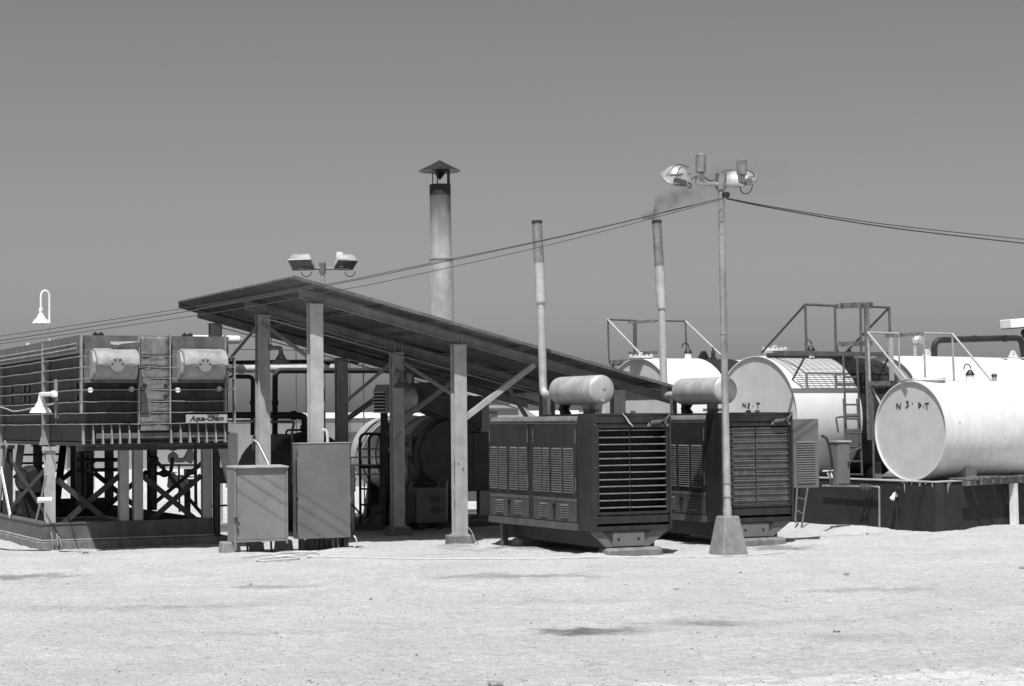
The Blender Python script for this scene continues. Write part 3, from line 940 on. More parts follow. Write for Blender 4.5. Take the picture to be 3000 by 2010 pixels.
# ------------------------------------------------------------------ generators
def louver_mesh(w, h=.036, d=.024, m=None):
    """a pressed louvre: sloping hood, open below; x outwards is -x, width along y"""
    mb = MB()
    mb.prism([(0, 0, h), (-d, 0, h * .5), (-d, 0, h * .30), (-.006, 0, h * .25), (0, 0, .0)], (0, w, 0))
    return mb.mesh('louver', m or M_louv_lit)
def generator(u0, v0, label, open_slats, extra):
    t = thing('generator', label, 'generator', G(u0, v0, 0), YAW, 'diesel generators with roof silencers', 'thing')
    T = WM[t.name]
    B = lambda: MB(T)
    W, LN = 1.6, 4.28
    # rear engine enclosure with a rounded top
    prof = [(.0, .56), (.0, 2.34)] + [(.11 - .11 * cos(a), 2.34 + .115 * sin(a)) for a in [k * pi / 12 for k in range(1, 7)]]
    prof += [(W - .11 + .11 * sin(a), 2.34 + .115 * cos(a)) for a in [k * pi / 12 for k in range(0, 7)]] + [(W, .56)]
    mb = B(); mb.prism([(x, .53, z) for x, z in prof], (0, LN - .53, 0), True)
    mb.build('enclosure', M_gen, t, angle=50)
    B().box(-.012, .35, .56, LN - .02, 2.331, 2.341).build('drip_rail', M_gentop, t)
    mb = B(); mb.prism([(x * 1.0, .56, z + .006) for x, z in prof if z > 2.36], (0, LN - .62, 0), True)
    mb.build('roof', M_gentop, t, angle=50)
    B().box(.42, .9, .7, 2.9, 2.462, 2.50).build('roof_hatch', M_gen, t)
    B().box(-.02, W + .02, .53, LN, .43, .557).build('skirt', M_gen2, t)
    # radiator housing at the front
    mb = B()
    mb.box(0, .035, 0, .53, .44, 2.5); mb.box(W - .035, W, 0, .53, .44, 2.5)
    mb.box(.035, W - .035, .0, .53, 2.468, 2.5)
    mb.build('radiator_housing', M_gen, t, .006)
    B().box(.037, W - .037, .015, .04, 2.335, 2.466).build('header', M_gen, t)
    B().box(.037, W - .037, .03, .05, 2.24, 2.325).build('header_panel', M_gen, t)
    B().box(.0, .085, -.022, -.002, .44, 2.5).build('corner_flange', M_gen, t)
    B().box(W - .045, W, -.022, -.002, .44, 2.5).build('corner_flange', M_gen, t)
    B().box(.036, W - .036, .34, .36, .5, 2.46).build('radiator_core', M_core, t)
    mb = B(); mb.box(.09, .15, .0, .09, .72, 2.30); mb.box(W - .09, W - .047, .0, .09, .72, 2.30); mb.box(.15, W - .09, .0, .07, 2.245, 2.30); mb.box(.15, W - .09, 0, .07, .715, .765)
    mb.build('grille_frame', M_gen, t, .005)
    B().box(.775, .795, .05, .12, .765, 2.245).build('grille_mullion', M_gen, t)
    B().box(.087, W - .047, .012, .06, .562, .70).build('sill', M_gen, t, .006)
    B().box(.087, W - .047, .0, .10, .435, .515).build('lower_sill', M_gen, t, .006)
    nS = 12
    for side, (xa, xb) in enumerate(((.152, .772), (.798, W - .092))):
        L_ = xb - xa
        mb = MB()
        if open_slats:
            mb.box(0, L_, -.004, .10, -.003, .003)
            mb.prism([(0, -.012, -.010), (0, -.012, .0), (0, -.002, .008), (0, .004, .003), (0, -.004, -.007)], (L_, 0, 0))
            me = mb.mesh('slat', M_slat)
        else:
            mb.box(0, L_, 0, .008, -.098, .004)
            mb.prism([(0, -.03, -.012), (0, -.03, .0), (0, .004, .016), (0, .004, -.002)], (L_, 0, 0))
            me = mb.mesh('slat', M_slat2)
        for k in range(nS):
            z = .845 + k * .1235
            sag = rnd.uniform(-.004, .004)
            part_at('slat', me, t, (xa, .03, z + sag), (radians(6) if open_slats else radians(-3), rnd.uniform(-.003, .003), 0))
    for z in (.68, 1.1, 1.55, 2.0, 2.3):
        mb = B(); mb.cyl((.055, -.022, z), (.055, -.042, z), .014, 6)
        mb.build('bolt', M_slat2, t)
    for x, r_ in ((.78, .05), (.98, .045)):
        B().cyl((x, .25, 2.5), (x, .25, 2.545), r_, 12).build('filler_cap', M_gen2, t)
    # side doors: two pairs on the visible long side
    cols = {'a': [(33.984, 34.297), (33.584, 33.891), (33.103, 33.418), (32.705, 33.014)], 'b': [(32.087, 32.387), (31.765, 32.003), (31.27, 31.64), (30.801, 31.162)]}
    rng_ = {'a': (32.64, 34.34), 'b': (30.70, 32.42)}
    low = {'a': [(33.721, 34.046), (32.91, 33.207)], 'b': [(31.821, 32.13), (31.002, 31.298)]}
    off = 30.13
    for key in ('a', 'b'):
        y0, y1 = rng_[key][0] - off, rng_[key][1] - off
        mb = B(); mb.box(-.014, -.002, y0, y1, 1.0, 2.325)
        d = mb.build('door', M_gen, t, .003)
        for a, b in cols[key]:
            me = louver_mesh(b - a)
            for k in range(19):
                part_at('louver', me, d, (-.014, a - off, 1.085 + k * .0428))
        yc = (cols[key][1][0] + cols[key][2][1]) / 2 - off
        mb = B(); mb.box(-.05, -.015, yc - .06, yc + .02, 1.58, 1.70); mb.box(-.062, -.05, yc - .1, yc - .02, 1.46, 1.6); mb.build('handle', M_gen, d, .006)
        for z in (1.25, 2.1):
            for y in (y0 + .01, y1 - .01): B().cyl((-.02, y, z - .12), (-.02, y, z + .12), .012, 6).build('hinge', M_gen2, d)
        mb = B(); mb.box(-.02, -.001, y0, y1, .93, .99); mb.build('rail', M_gen2, t, .004)
        mb = B(); mb.box(-.016, -.002, y0, y1, .575, .922); d = mb.build('door', M_lowdoor, t, .004)
        d['label'] = 'low access door'
        for a, b in low[key]:
            me = louver_mesh(b - a)
            for k in range(6):
                part_at('louver', me, d, (-.016, a - off, .635 + k * .042))
        yc = (low[key][0][0] + low[key][1][1]) / 2 - off
        mb = B(); mb.bar((-.025, yc, .62), (-.04, yc, .89), .05, .02, (1, 0, 0)); mb.box(-.055, -.017, yc - .06, yc + .06, .872, .888); mb.build('handle', M_gen, d)
    # skid, feet and footing block
    mb = B(); mb.prism([(.03, .06, .43), (1.57, .06, .43), (1.57, .06, .415), (1.17, .06, .15), (.30, .06, .15), (.03, .06, .40)], (0, .05, 0))
    sk = mb.build('skid_plate', M_cab2, t)
    B().box(.42, 1.06, .025, .057, .16, .41).build('tow_plate', M_cab2, sk, .004)
    for x in (.535, .935):
        B().cyl((x, .022, .285), (x, .045, .285), .028, 14).build('hole', M_black, sk)
    mb = B(); mb.prism([(.22, .022, .43), (.415, .022, .43), (.415, .022, .30)], (0, .03, 0)); mb.prism([(1.065, .022, .43), (1.2, .022, .43), (1.065, .022, .33)], (0, .03, 0))
    mb.build('gusset_opening', M_black, sk)
    for x in (.30, 1.2):
        B().box(x, x + .1, .11, LN - .1, .14, .43).build('skid_rail', M_black, t)
    for x in (.1, 1.42):
        mb = B(); mb.box(x, x + .09, 3.84, 3.93, 0, .43); mb.box(x - .03, x + .0, 3.83, 3.94, 0.0, .43); mb.build('foot', M_gen2, t)
    mb = B(); mb.box(.27, 1.38, -.10, .34, -.08, .135); mb.build('footing_block', M_conc_d, t, .045)
    mb = B(); mb.box(.2, 1.3, 3.3, 3.7, -.08, .14); mb.build('footing_block', M_conc_d, t, .03)
    # silencer and stack
    R = .268; cz = 2.94; ya, yb_ = 1.0, 2.80
    ax = T.to_3x3() @ Vector((0, 1, 0))
    dome = [(R * sin(a), .075 * (1 - cos(a))) for a in [k * pi / 14 for k in range(1, 8)]]
    prof = [(0.001, ya)] + [(r, ya + h) for r, h in dome] + [(R, yb_ - .16)] + [(R * cos(a), yb_ - .16 + .16 * sin(a)) for a in [k * pi / 14 for k in range(1, 7)]] + [(.001, yb_)]
    mu = MB().lathe(prof, T @ Vector((.78, 0, cz)), ax, 32).build('silencer', M_silver, t)
    mb = B(); mb.cyl((.80, ya - .015, cz + .04), (.80, ya + .05, cz + .04), .035, 10); mb.cyl((.78, ya + .02, cz - .2), (.78, ya - .03, cz - .21), .022, 8)
    mb.build('plug', M_silver, mu)
    mb = B(); mb.cyl((.78, 1.55, 2.5), (.78, 1.55, 2.70), .11, 14); mb.build('inlet_neck', M_silver_d, mu)
    mb = B(); mb.cyl((.78, 1.55, 2.535), (.78, 1.55, 2.56), .19, 16); mb.cyl((.78, 1.55, 2.565), (.78, 1.55, 2.59), .19, 16); mb.build('flange', M_gen2, mu)
    mb = B(); mb.box(.60, .72, 2.82, 2.9, 2.5, 2.80); mb.box(.86, .96, 2.82, 2.9, 2.5, 2.74); mb.build('bracket', M_silver_d, mu)
    mb = B(); mb.tube([(.8, 2.5, 2.48), (.8, 2.62, 2.60), (.8, 2.5, 2.72)], .1, 10); mb.build('inlet_bend', M_black, mu)
    z1, z2, lean = extra
    pth = bend([T @ Vector((.78, yb_ - .05, cz - .06)), T @ Vector((.78, 3.44, cz - .07)), T @ Vector((.78, 3.50, 4.72))], .2, 7)
    MB().tube(pth, .078, 16).build('exhaust_pipe', M_silver, t)
    top = T @ Vector((.78 + lean, 3.62, z1))
    b0 = T @ Vector((.78, 3.50, 4.68))
    mb = MB(); mb.tube([b0, b0.lerp(top, .47)], .1, 16); mb.build('stack_sleeve', M_silver, t)
    mb = MB(); mb.tube([b0.lerp(top, .471), b0.lerp(top, .96)], .098, 16); mb.build('stack_top', M_silver_d, t)
    m2 = MB(); m2.tube([b0.lerp(top, .961), top], .102, 16, False); m2.tube([top, b0.lerp(top, .961)], .09, 16, False); m2.build('stack_tip', M_soot, t)
    m3 = MB(); m3.tube([b0 + Zv * .0, b0 - Zv * .015], .106, 16); m3.tube([b0.lerp(top, .465), b0.lerp(top, .475)], .103, 16); m3.build('stack_collar', M_silver, t)
    return t, top
g1, top1 = generator(15.9, 30.13, 'dark generator with open front louvers and gaping dark slots, nearer the shed', True, (6.27, -.02, -.01))
g2_, top2 = generator(19.2, 31.2, 'dark generator with shut front louvers, partly behind the floodlight pole', False, (6.5, -.02, -.02))

# cloth-wrapped fittings tied on the front top corners
for gi, (u0, v0) in enumerate(((15.9, 30.13), (19.2, 31.2))):
    T = Matrix.Translation(G(u0, v0, 0)) @ Matrix.Rotation(YAW, 4, 'Z')
    t = thing('clamp_light', ['small inspection lamp wired to the upper corner of the open louvered generator', 'small inspection lamp wired to the upper corner of the shut louvered generator'][gi], 'lamp', T @ Vector((1.3, -.03, 2.33)), YAW, 'inspection lamps', 'thing')
    mb = MB(T); mb.tube([(1.16, -.06, 2.32), (1.2, -.06, 2.335), (1.36, -.06, 2.35), (1.40, -.06, 2.37)], [.015, .04, .036, .015], 10); mb.build('lamp_body', M_gen2, t)
    mb = MB(T); mb.prism([(1.10, -.04, 2.27), (1.18, -.04, 2.27), (1.14, -.04, 2.34)], (0, .015, 0)); mb.prism([(1.48, -.04, 2.27), (1.54, -.04, 2.27), (1.51, -.04, 2.34)], (0, .015, 0)); mb.build('bracket', M_silver_d, t)
    mb = MB(T); mb.tube(bend([(1.38, -.07, 2.36), (1.5, -.05, 2.42), (1.58, -.03, 2.5), (1.62, .05, 2.51)], .05), .008, 6); mb.tube(bend([(1.44, -.07, 2.31), (1.5, -.06, 2.40), (1.6, -.02, 2.49), (1.63, .06, 2.5)], .05), .011, 6)
    mb.build('wire', M_gen2, t)
# white drip stain on the first housing is a bird dropping stripe, built as a thin tube
T1 = WM[g1.name]
mb = MB(T1); mb.tube([(.62, -.004, 2.50), (.67, -.03, 2.44), (.70, -.03, 2.40), (.74, -.03, 2.34), (.82, -.03, 2.27)], [.006, .010, .014, .018, .008], 7)
mb.solo('dropping_streak', M_hose, 'pale raised bird dropping stripe running down from the top edge of the open louvered generator', 'dropping_streak')
# open door of the second generator
T2 = WM[g2_.name]
dp = MB(T2).box(1.64, 2.52, .46, .49, 1.03, 2.37).build('door', M_cab2, g2_, .012)
dp['label'] = 'door swung open, facing the yard'
for x0_, x1_ in ((1.70, 1.90), (2.0, 2.42)):
    mb = MB(); mb.prism([(0, 0, .036), (0, -.024, .007), (0, -.024, 0), (0, 0, 0)], (x1_ - x0_, 0, 0)); me = mb.mesh('louver', M_cab2)
    for k in range(18):
        part_at('louver', me, dp, (x0_, .46, 1.13 + k * .0455))

# smoke leaving the second stack
mb = MB()
c = top2 + Zv * .02
mb.hexa([c + Vector((-.3, -.5, 0)), c + Vector((4.4, -.5, 0)), c + Vector((4.4, .5, 0)), c + Vector((-.3, .5, 0)), c + Vector((-.3, -.5, 1.2)), c + Vector((4.4, -.5, 1.2)), c + Vector((4.4, .5, 1.2)), c + Vector((-.3, .5, 1.2))])
sm = bpy.data.materials.new('smoke')
sm.use_nodes = True
nt = sm.node_tree; nt.nodes.clear()
N, L = nt.nodes.new, nt.links.new
oo = N('ShaderNodeOutputMaterial'); pvn = N('ShaderNodeVolumePrincipled')
pvn.inputs['Color'].default_value = (.06, .06, .06, 1)
geo = N('ShaderNodeNewGeometry')
sub = N('ShaderNodeVectorMath'); sub.operation = 'SUBTRACT'; L(geo.outputs['Position'], sub.inputs[0]); sub.inputs[1].default_value = c
sx = N('ShaderNodeSeparateXYZ'); L(sub.outputs[0], sx.inputs[0])
def mth(op, a, b=None, c_=None):
    n = N('ShaderNodeMath'); n.operation = op
    for i, q in enumerate((a, b, c_)):
        if q is None: continue
        if isinstance(q, (int, float)): n.inputs[i].default_value = q
        else: L(q, n.inputs[i])
    return n.outputs[0]
# the plume climbs steeply, then drifts right, widening and thinning out
xx = mth('MAXIMUM', sx.outputs[0], -.08)
hgt = mth('MULTIPLY', mth('POWER', mth('ADD', xx, .08), .44), .66)          # centre height for a given drift
nw = N('ShaderNodeTexNoise'); nw.inputs['Scale'].default_value = 2.6; nw.inputs['Detail'].default_value = 4; L(geo.outputs['Position'], nw.inputs['Vector'])
dz = mth('ADD', mth('SUBTRACT', sx.outputs[2], hgt), mth('MULTIPLY', mth('SUBTRACT', nw.outputs['Fac'], .5), .55))
wd = mth('MULTIPLY_ADD', mth('ADD', xx, .08), .22, .20)
rr = mth('DIVIDE', mth('SQRT', mth('ADD', mth('MULTIPLY', dz, dz), mth('MULTIPLY', sx.outputs[1], sx.outputs[1]))), wd)
fall = mth('POWER', mth('MAXIMUM', mth('SUBTRACT', 1.0, mth('MULTIPLY', rr, rr)), 0.0), 1.6)
fade = mth('POWER', mth('MAXIMUM', mth('SUBTRACT', 1.0, mth('DIVIDE', xx, 4.3)), 0.0), 1.8)
thin = mth('DIVIDE', .055, mth('MULTIPLY', wd, wd))
nz = N('ShaderNodeTexNoise'); nz.inputs['Scale'].default_value = 4.5; nz.inputs['Detail'].default_value = 4; L(geo.outputs['Position'], nz.inputs['Vector'])
nn = N('ShaderNodeMapRange'); nn.inputs[1].default_value, nn.inputs[2].default_value = .36, .66; L(nz.outputs['Fac'], nn.inputs[0])
den = mth('MULTIPLY', mth('MULTIPLY', mth('MAXIMUM', fall, 0.0), mth('MULTIPLY', fade, thin)), nn.outputs[0])
L(mth('MULTIPLY', den, 4.2), pvn.inputs['Density'])
L(pvn.outputs[0], oo.inputs['Volume'])
o = mb.build('smoke', sm)
o['kind'] = 'stuff'; o['label'] = 'thin grey smoke drifting from the second exhaust stack'; o['category'] = 'smoke'
def smooth_pts(P_, k=5):
    out = []
    for i in range(len(P_) - 1):
        p0 = P_[max(i - 1, 0)]; p1 = P_[i]; p2 = P_[i + 1]; p3 = P_[min(i + 2, len(P_) - 1)]
        for j in range(k):
            t_ = j / k
            out.append(.5 * ((2 * p1) + (p2 - p0) * t_ + (2 * p0 - 5 * p1 + 4 * p2 - p3) * t_ * t_ + (3 * p1 - p0 - 3 * p2 + p3) * t_ ** 3))
    out.append(P_[-1])
    return out
# ------------------------------------------------------------------ shed
FV = (34.93, 38.42, 41.9)
PU_ = (12.52, 15.5, 19.05)
SL = .2525
def roofz(u): return 5.085 - SL * (u - 11.95)           # underside of the sheets
shed = thing('open_shed', 'open steel shed with a sloping corrugated roof over the boiler', 'shed', G(15.5, 38.4, 0), YAW, kind='thing')
B = lambda: MB(GRID)
def hcol(mb, u, v, z0, z1, w=.26, d=.2, tf=.022, tw=.016):
    """H column: flanges face -v and +v"""
    mb.box(u - w / 2, u + w / 2, v - d / 2, v - d / 2 + tf, z0, z1)
    mb.box(u - w / 2, u + w / 2, v + d / 2 - tf, v + d / 2, z0, z1)
    mb.box(u - tw / 2, u + tw / 2, v - d / 2 + tf, v + d / 2 - tf, z0, z1)
RD = .18
DU = {FV[0]: 0.0, FV[1]: .105, FV[2]: .15}             # the frames stand slightly askew
for v in FV:
    for u in [q_ + DU[v] for q_ in PU_]:
        zt = roofz(u) - .09 - RD - .03
        mb = B(); hcol(mb, u, v, .10, zt)
        p = mb.build('post', M_post, shed)
        mb = B(); mb.box(u - .16, u + .16, v - .13, v + .13, .165, .185); mb.build('base_plate', M_post, p)
        mb = B(); mb.box(u - .23, u + .23, v - .22, v + .22, -.1, .165); mb.build('footing', M_conc_d, shed, .02)
        mb = B(); mb.box(u - .16, u + .16, v - .11, v + .11, zt, zt + .016); mb.build('cap_plate', M_raft, p)
    # rafter: an I beam following the slope
    u0, u1 = 12.2 + DU[v] * .4, 20.4
    mb = B()
    za, zb = roofz(u0) - .088, roofz(u1) - .088
    def rb(y0, y1, t0, t1):
        mb.hexa([(u0, y0, za - t1), (u1, y0, zb - t1), (u1, y1, zb - t1), (u0, y1, za - t1), (u0, y0, za - t0), (u1, y0, zb - t0), (u1, y1, zb - t0), (u0, y1, za - t0)])
    rb(v - .055, v + .055, 0, .012); rb(v - .055, v + .055, RD - .012, RD); rb(v - .006, v + .006, .012, RD - .012)
    rf = mb.build('rafter', M_raft, shed)
    mb = B()
    for u in (15.56,):
        z = roofz(u) - .088
        mb.box(u, u + .012, v - .05, v - .006, z - RD + .012, z - .012)
    for du in (-.1, .1):
        for dz in (.05, .13):
            u = 15.56 + du; z = roofz(u) - .088 - dz
            mb.cyl((u, v - .006, z), (u, v - .026, z), .013, 6)
    mb.build('splice_bolt', M_post, rf)
    # knee braces in the plane of the frame
    for (u, z0, uu) in ((15.62 + DU[v], 2.45, 17.15 + DU[v]), (18.95 + DU[v], 1.85, 18.0 + DU[v])):
        z1 = roofz(uu) - .088 - RD
        mb = B(); mb.bar((u, v - .06, z0), (uu, v - .06, z1), .10, .012, (0, 1, 0)); mb.bar((u - .02, v - .025, z0 + .055), (uu - .02, v - .025, z1 + .05), .012, .06, (0, 1, 0))
        mb.build('knee_brace', M_post if v == FV[0] else M_raft, shed)
# long braces from frame to frame
for u, pts in ((12.5, ((640, 1092), (752, 958))), (12.5, ((766, 945), (906, 1048))), (15.5, ((1014, 1176), (1146, 1064))), (15.5, ((1178, 1060), (1330, 1159)))):
    p_, q_ = pu(*pts[0], u), pu(*pts[1], u)
    MB().bar(p_, q_, .085, .012, U).build('long_brace', M_raft, shed)
# purlins: C sections along v, their cut ends showing past the front rafter
for u in (12.28, 13.77, 15.28, 16.76, 18.25, 19.75):
    z = roofz(u) - .004
    mb = B(); mb.box(u, u + .055, 34.46, 42.3, z - .008, z - .002); mb.box(u, u + .055, 34.46, 42.3, z - .082, z - .076); mb.box(u + .049, u + .055, 34.46, 42.3, z - .076, z - .008)
    mb.build('purlin', M_raft, shed)
# corrugated sheets
def sheet_mesh(w, n, L_, amp=.026):
    mb = MB()
    m = n * 8
    vs = []
    for j in range(2):
        for i in range(m + 1):
            y = w * i / m
            vs.append((L_ * j, y, amp * sin(2 * pi * i / 8) + amp))
    mb._add(vs, [(i, i + 1, m + 1 + i + 1, m + 1 + i) for i in range(m)], True)
    me = mb.mesh('roof_sheet', M_zinc, angle=80)
    return me
NV, pitch = 10, .1588
wS = pitch * 5
LS = 8.98
cosS = 1 / sqrt(1 + SL * SL)
me = sheet_mesh(wS + .05 * 0, 5, LS / 3 / cosS + .06)
for k in range(3):
    for j in range(NV):
        u = 11.93 + k * LS / 3
        o = part_at('roof_sheet', me, shed, (0, 0, 0))
        o.matrix_world = Matrix.Identity(4)
        w0 = WM[shed.name].inverted() @ GRID @ Vector((u, 34.42 + j * wS, roofz(u) + .004 - .006 * k + rnd.uniform(-.002, .002)))
        o.location = w0
        o.rotation_euler = (0, math.atan(SL) + rnd.uniform(-.0008, .0008), 0)
        sm_ = o.modifiers.new('thickness', 'SOLIDIFY'); sm_.thickness = .003
# flashing strip along the front verge
a, b = GRID @ Vector((11.93, 34.41, roofz(11.93) + .02)), GRID @ Vector((20.9, 34.41, roofz(20.9) + .02))
MB().bar(a, b, .012, .06).build('verge_strip', M_zinc, shed)
MB().bar(GRID @ Vector((11.95, 42.33, roofz(11.95) - .05)), GRID @ Vector((20.9, 42.33, roofz(20.9) - .05)), .02, .11).build('verge_strip', M_zinc, shed)
# thin conduit under the roof
MB(GRID).tube([(12.6, 38.3, roofz(12.6) - .36), (20.0, 38.3, roofz(20.0) - .36)], .014, 6).build('conduit', M_galv, shed)
MB(GRID).tube([(12.6, 41.75, roofz(12.6) - .36), (20.0, 41.75, roofz(20.0) - .36)], .014, 6).build('conduit', M_galv, shed)

# a mark drawn on the middle post, bolts and wires on the posts
fv = FV[1] - .1 - .0015
def mk(px, py): return pv(px, py, fv)
for (cx_, cy_, r_) in ((1175, 1269, 5.2), (1162, 1293, 5.2)):
    MB().tube([mk(cx_ + r_ * cos(a), cy_ + r_ * sin(a)) for a in [2 * pi * k / 18 for k in range(19)]], .0035, 5, False).build('drawn_mark', M_ink, shed)
for pts in (((1158, 1284), (1168, 1272), (1171, 1279)), ((1163, 1287), (1166, 1276)), ((1158, 1290), (1160, 1281))):
    MB().tube([mk(*p_) for p_ in pts], .0035, 5).build('drawn_mark', M_ink, shed)
MB().tube([mk(1174, 1269), mk(1176, 1270)], .006, 5).build('drawn_mark', M_ink, shed)
for px, py in ((1342, 1355), (1356, 1371), (1345, 1035), (1355, 1060)):
    p_ = pv(px, py, FV[0] - .101); MB().cyl(p_, p_ - V * .02, .015, 8).build('post_bolt', M_galv, shed)
MB().tube(smooth_pts([pv(x, y, FV[0] - .03) for x, y in ((1333, 1309), (1327, 1322), (1329, 1345), (1326, 1365), (1330, 1385), (1335, 1400))]), .008, 6).build('post_wire', M_galv, shed)
MB().tube(smooth_pts([pv(x, y, FV[0] - .03) for x, y in ((1335, 1420), (1327, 1440), (1331, 1462), (1336, 1480))]), .008, 6).build('post_wire', M_galv, shed)
MB().tube(smooth_pts([pv(x, y, FV[1] - .11) for x, y in ((1140, 998), (1154, 1002), (1157, 1030), (1155, 1060), (1160, 1080), (1163, 1090))]), .008, 6).build('post_wire', M_galv, shed)
MB().tube(smooth_pts([pv(x, y, FV[1] - .11) for x, y in ((1178, 1000), (1179, 1030), (1178, 1060), (1180, 1085))]), .008, 6).build('post_wire', M_galv, shed)
MB().tube(smooth_pts([pv(x, y, FV[1] - .02) for x, y in ((800, 890), (790, 920), (793, 960), (796, 1010))]), .008, 6).build('post_wire', M_galv, shed)
# bell lamps
def bell_lamp(name, label, wall_pt, arm_pt, drop, r, m, group, post=None):
    t = thing(name, label, 'lamp', arm_pt, 0, group, 'thing')
    MB().tube(bend([wall_pt, arm_pt, arm_pt - Zv * drop], .07, 6), .04 * r / .2, 10).build('arm', m, t)
    b = arm_pt - Zv * drop
    s = r / .2
    MB().lathe([(.045 * s, .02 * s), (.05 * s, -.03 * s), (.09 * s, -.10 * s), (.105 * s, -.115 * s), (.105 * s, -.135 * s)], b, Zv, 20, True).build('neck', m, t)
    mb = MB(); mb.lathe([(.06 * s, -.13 * s), (.12 * s, -.145 * s), (.17 * s, -.19 * s), (.2 * s, -.245 * s), (.206 * s, -.25 * s), (.19 * s, -.245 * s), (.16 * s, -.20 * s), (.06 * s, -.15 * s)], b, Zv, 28)
    mb.build('shade', m, t)
    mb = MB(); mb.lathe([(.0, -.25 * s), (.05 * s, -.24 * s), (.06 * s, -.19 * s), (.04 * s, -.14 * s)], b, Zv, 14); mb.build('bulb', M_glass, t)
    d = (wall_pt - arm_pt); d.z = 0; d.normalize()
    sd_ = Vector((-d.y, d.x, 0))
    mb = MB(); mb.cyl(wall_pt - d * .03, wall_pt + d * .02, .065 * s, 14); mb.build('back_plate', m, t)
    return t
M_lampg = mat('grey_lamp_paint', .16, .22, 5, .45)
w = pv(792, 1018, 38.27); a = pv(823, 1019, 38.27)
bell_lamp('bell_lamp', 'grey bell shaped lamp bracketed high on the middle left shed post', w, a, .09, .2, M_lampg, 'bell lamps')
w = pv(1160, 1092, 38.25); a = pv(1179, 1094, 38.25)
bell_lamp('bell_lamp', 'grey bell shaped lamp hanging at the middle shed post above the boiler', w, a, .06, .2, M_lampg, 'bell lamps')

# back floodlight mast seen over the roof
def G3(p): return p
def box_flood(t, c, facing, w=.52, tilt=0.5):
    """rectangular floodlight with a ribbed domed back; c = centre of the rim, facing = horizontal beam direction"""
    f = Vector(facing).normalized()
    sdv = Vector((-f.y, f.x, 0))
    fw_ = (f * cos(tilt) - Zv * sin(tilt)).normalized()
    upv = sdv.cross(fw_) * -1
    if upv.z < 0: upv = -upv
    def Q(x, y, z): return c + sdv * x + upv * y + fw_ * z
    hw, hh = w / 2, w * .36
    mb = MB()
    mb.hexa([Q(-hw * .72, -hh * .7, -.2), Q(hw * .72, -hh * .7, -.2), Q(hw * .72, hh * .62, -.2), Q(-hw * .72, hh * .62, -.2), Q(-hw, -hh, 0), Q(hw, -hh, 0), Q(hw, hh, 0), Q(-hw, hh, 0)])
    h = mb.build('housing', M_flood, t, .025)
    mb = MB(); mb.hexa([Q(-hw * 1.04, -hh * 1.06, -.004), Q(hw * 1.04, -hh * 1.06, -.004), Q(hw * 1.04, hh * 1.06, -.004), Q(-hw * 1.04, hh * 1.06, -.004), Q(-hw * 1.04, -hh * 1.06, .02), Q(hw * 1.04, -hh * 1.06, .02), Q(hw * 1.04, hh * 1.06, .02), Q(-hw * 1.04, hh * 1.06, .02)]); mb.build('rim', M_galv, h)
    mb = MB(); mb.hexa([Q(-hw * .95, -hh * .92, .021), Q(hw * .95, -hh * .92, .021), Q(hw * .95, hh * .92, .021), Q(-hw * .95, hh * .92, .021), Q(-hw * .95, -hh * .92, .026), Q(hw * .95, -hh * .92, .026), Q(hw * .95, hh * .92, .026), Q(-hw * .95, hh * .92, .026)]); mb.build('glass', M_bglass, h)
    mb = MB()
    for k in range(11):
        x = -hw * .66 + k * hw * 1.32 / 10
        mb.bar(Q(x, hh * .66, -.2), Q(x * 1.3, hh * 1.0, -.03), .012, .03, upv)
    o = mb.build('cooling_fin', M_flood, h); o['kind'] = 'stuff'
    return h, Q
mast = thing('floodlight_mast', 'galvanised mast with two box floodlights rising behind the shed roof', 'light mast', G(15.68, 43.2, 0), 0, 'floodlight masts', 'thing')
MB().cyl(G(15.68, 43.2, 0), G(15.68, 43.2, 6.2), .055, 14).build('pole', M_galv, mast)
MB(GRID).tube([(15.08, 43.2, 6.02), (16.35, 43.2, 6.02)], .035, 10).build('crossarm', M_galv, mast)
MB(GRID).cyl((15.68, 43.2, 5.9), (15.68, 43.2, 6.15), .08, 12).build('clamp', M_cab2, mast)
for u, fx in ((14.9, (-.25, -1, 0)), (16.42, (.55, -1, 0))):
    c = pv(884 if u < 15 else 1012, 775, 43.1)
    h, Q = box_flood(mast, c, fx, .56 if u < 15 else .5, 1.0)
    MB().tube([G(15.1 if u < 15 else 16.33, 43.2, 6.02), G(15.1 if u < 15 else 16.33, 43.2, 6.12), c - Vector(fx).normalized() * .12], .035, 8).build('bracket', M_cab2, mast)
    a = G(15.1 if u < 15 else 16.33, 43.2, 6.08)
    MB().tube(arc(c - Zv * .16 + Vector((.1, .1, 0)), Vector((1, 0, 0)), Zv, .12, pi, 2 * pi, 10), .01, 6).build('cable_loop', M_cable, mast)
MB(GRID).cyl((16.12, 43.2, 6.06), (16.12, 43.2, 6.42), .09, 14).build('ballast', M_shade, mast)

# ------------------------------------------------------------------ front floodlight pole
pole = thing('floodlight_pole', 'tall pole with two round floodlights on a tapered concrete foot before the generators', 'light mast', G(18.36, 29.63, 0), YAW, 'floodlight masts', 'thing')
TP = Matrix.Translation(G(18.36, 29.63, 0)) @ Matrix.Rotation(YAW, 4, 'Z')
s, q = .27, .155
MB(TP).hexa([(-s, -s, -.08), (s, -s, -.08), (s, s, -.08), (-s, s, -.08), (-q, -q, .66), (q, -q, .66), (q, q, .66), (-q, q, .66)]).build('concrete_base', M_conc, pole, .02)
px_top = pv(2112, 528, 29.63)
pb0 = G(18.355, 29.63, .6)
MB().tube([pb0, pb0.lerp(px_top, .035), pb0.lerp(px_top, .04), pb0.lerp(px_top, .5), px_top], [.078, .078, .068, .062, .058], 16).build('pole', M_pole, pole)
mb = MB()
for f in (.065, .105): mb.tube([pb0.lerp(px_top, f), pb0.lerp(px_top, f + .004)], .078, 16)
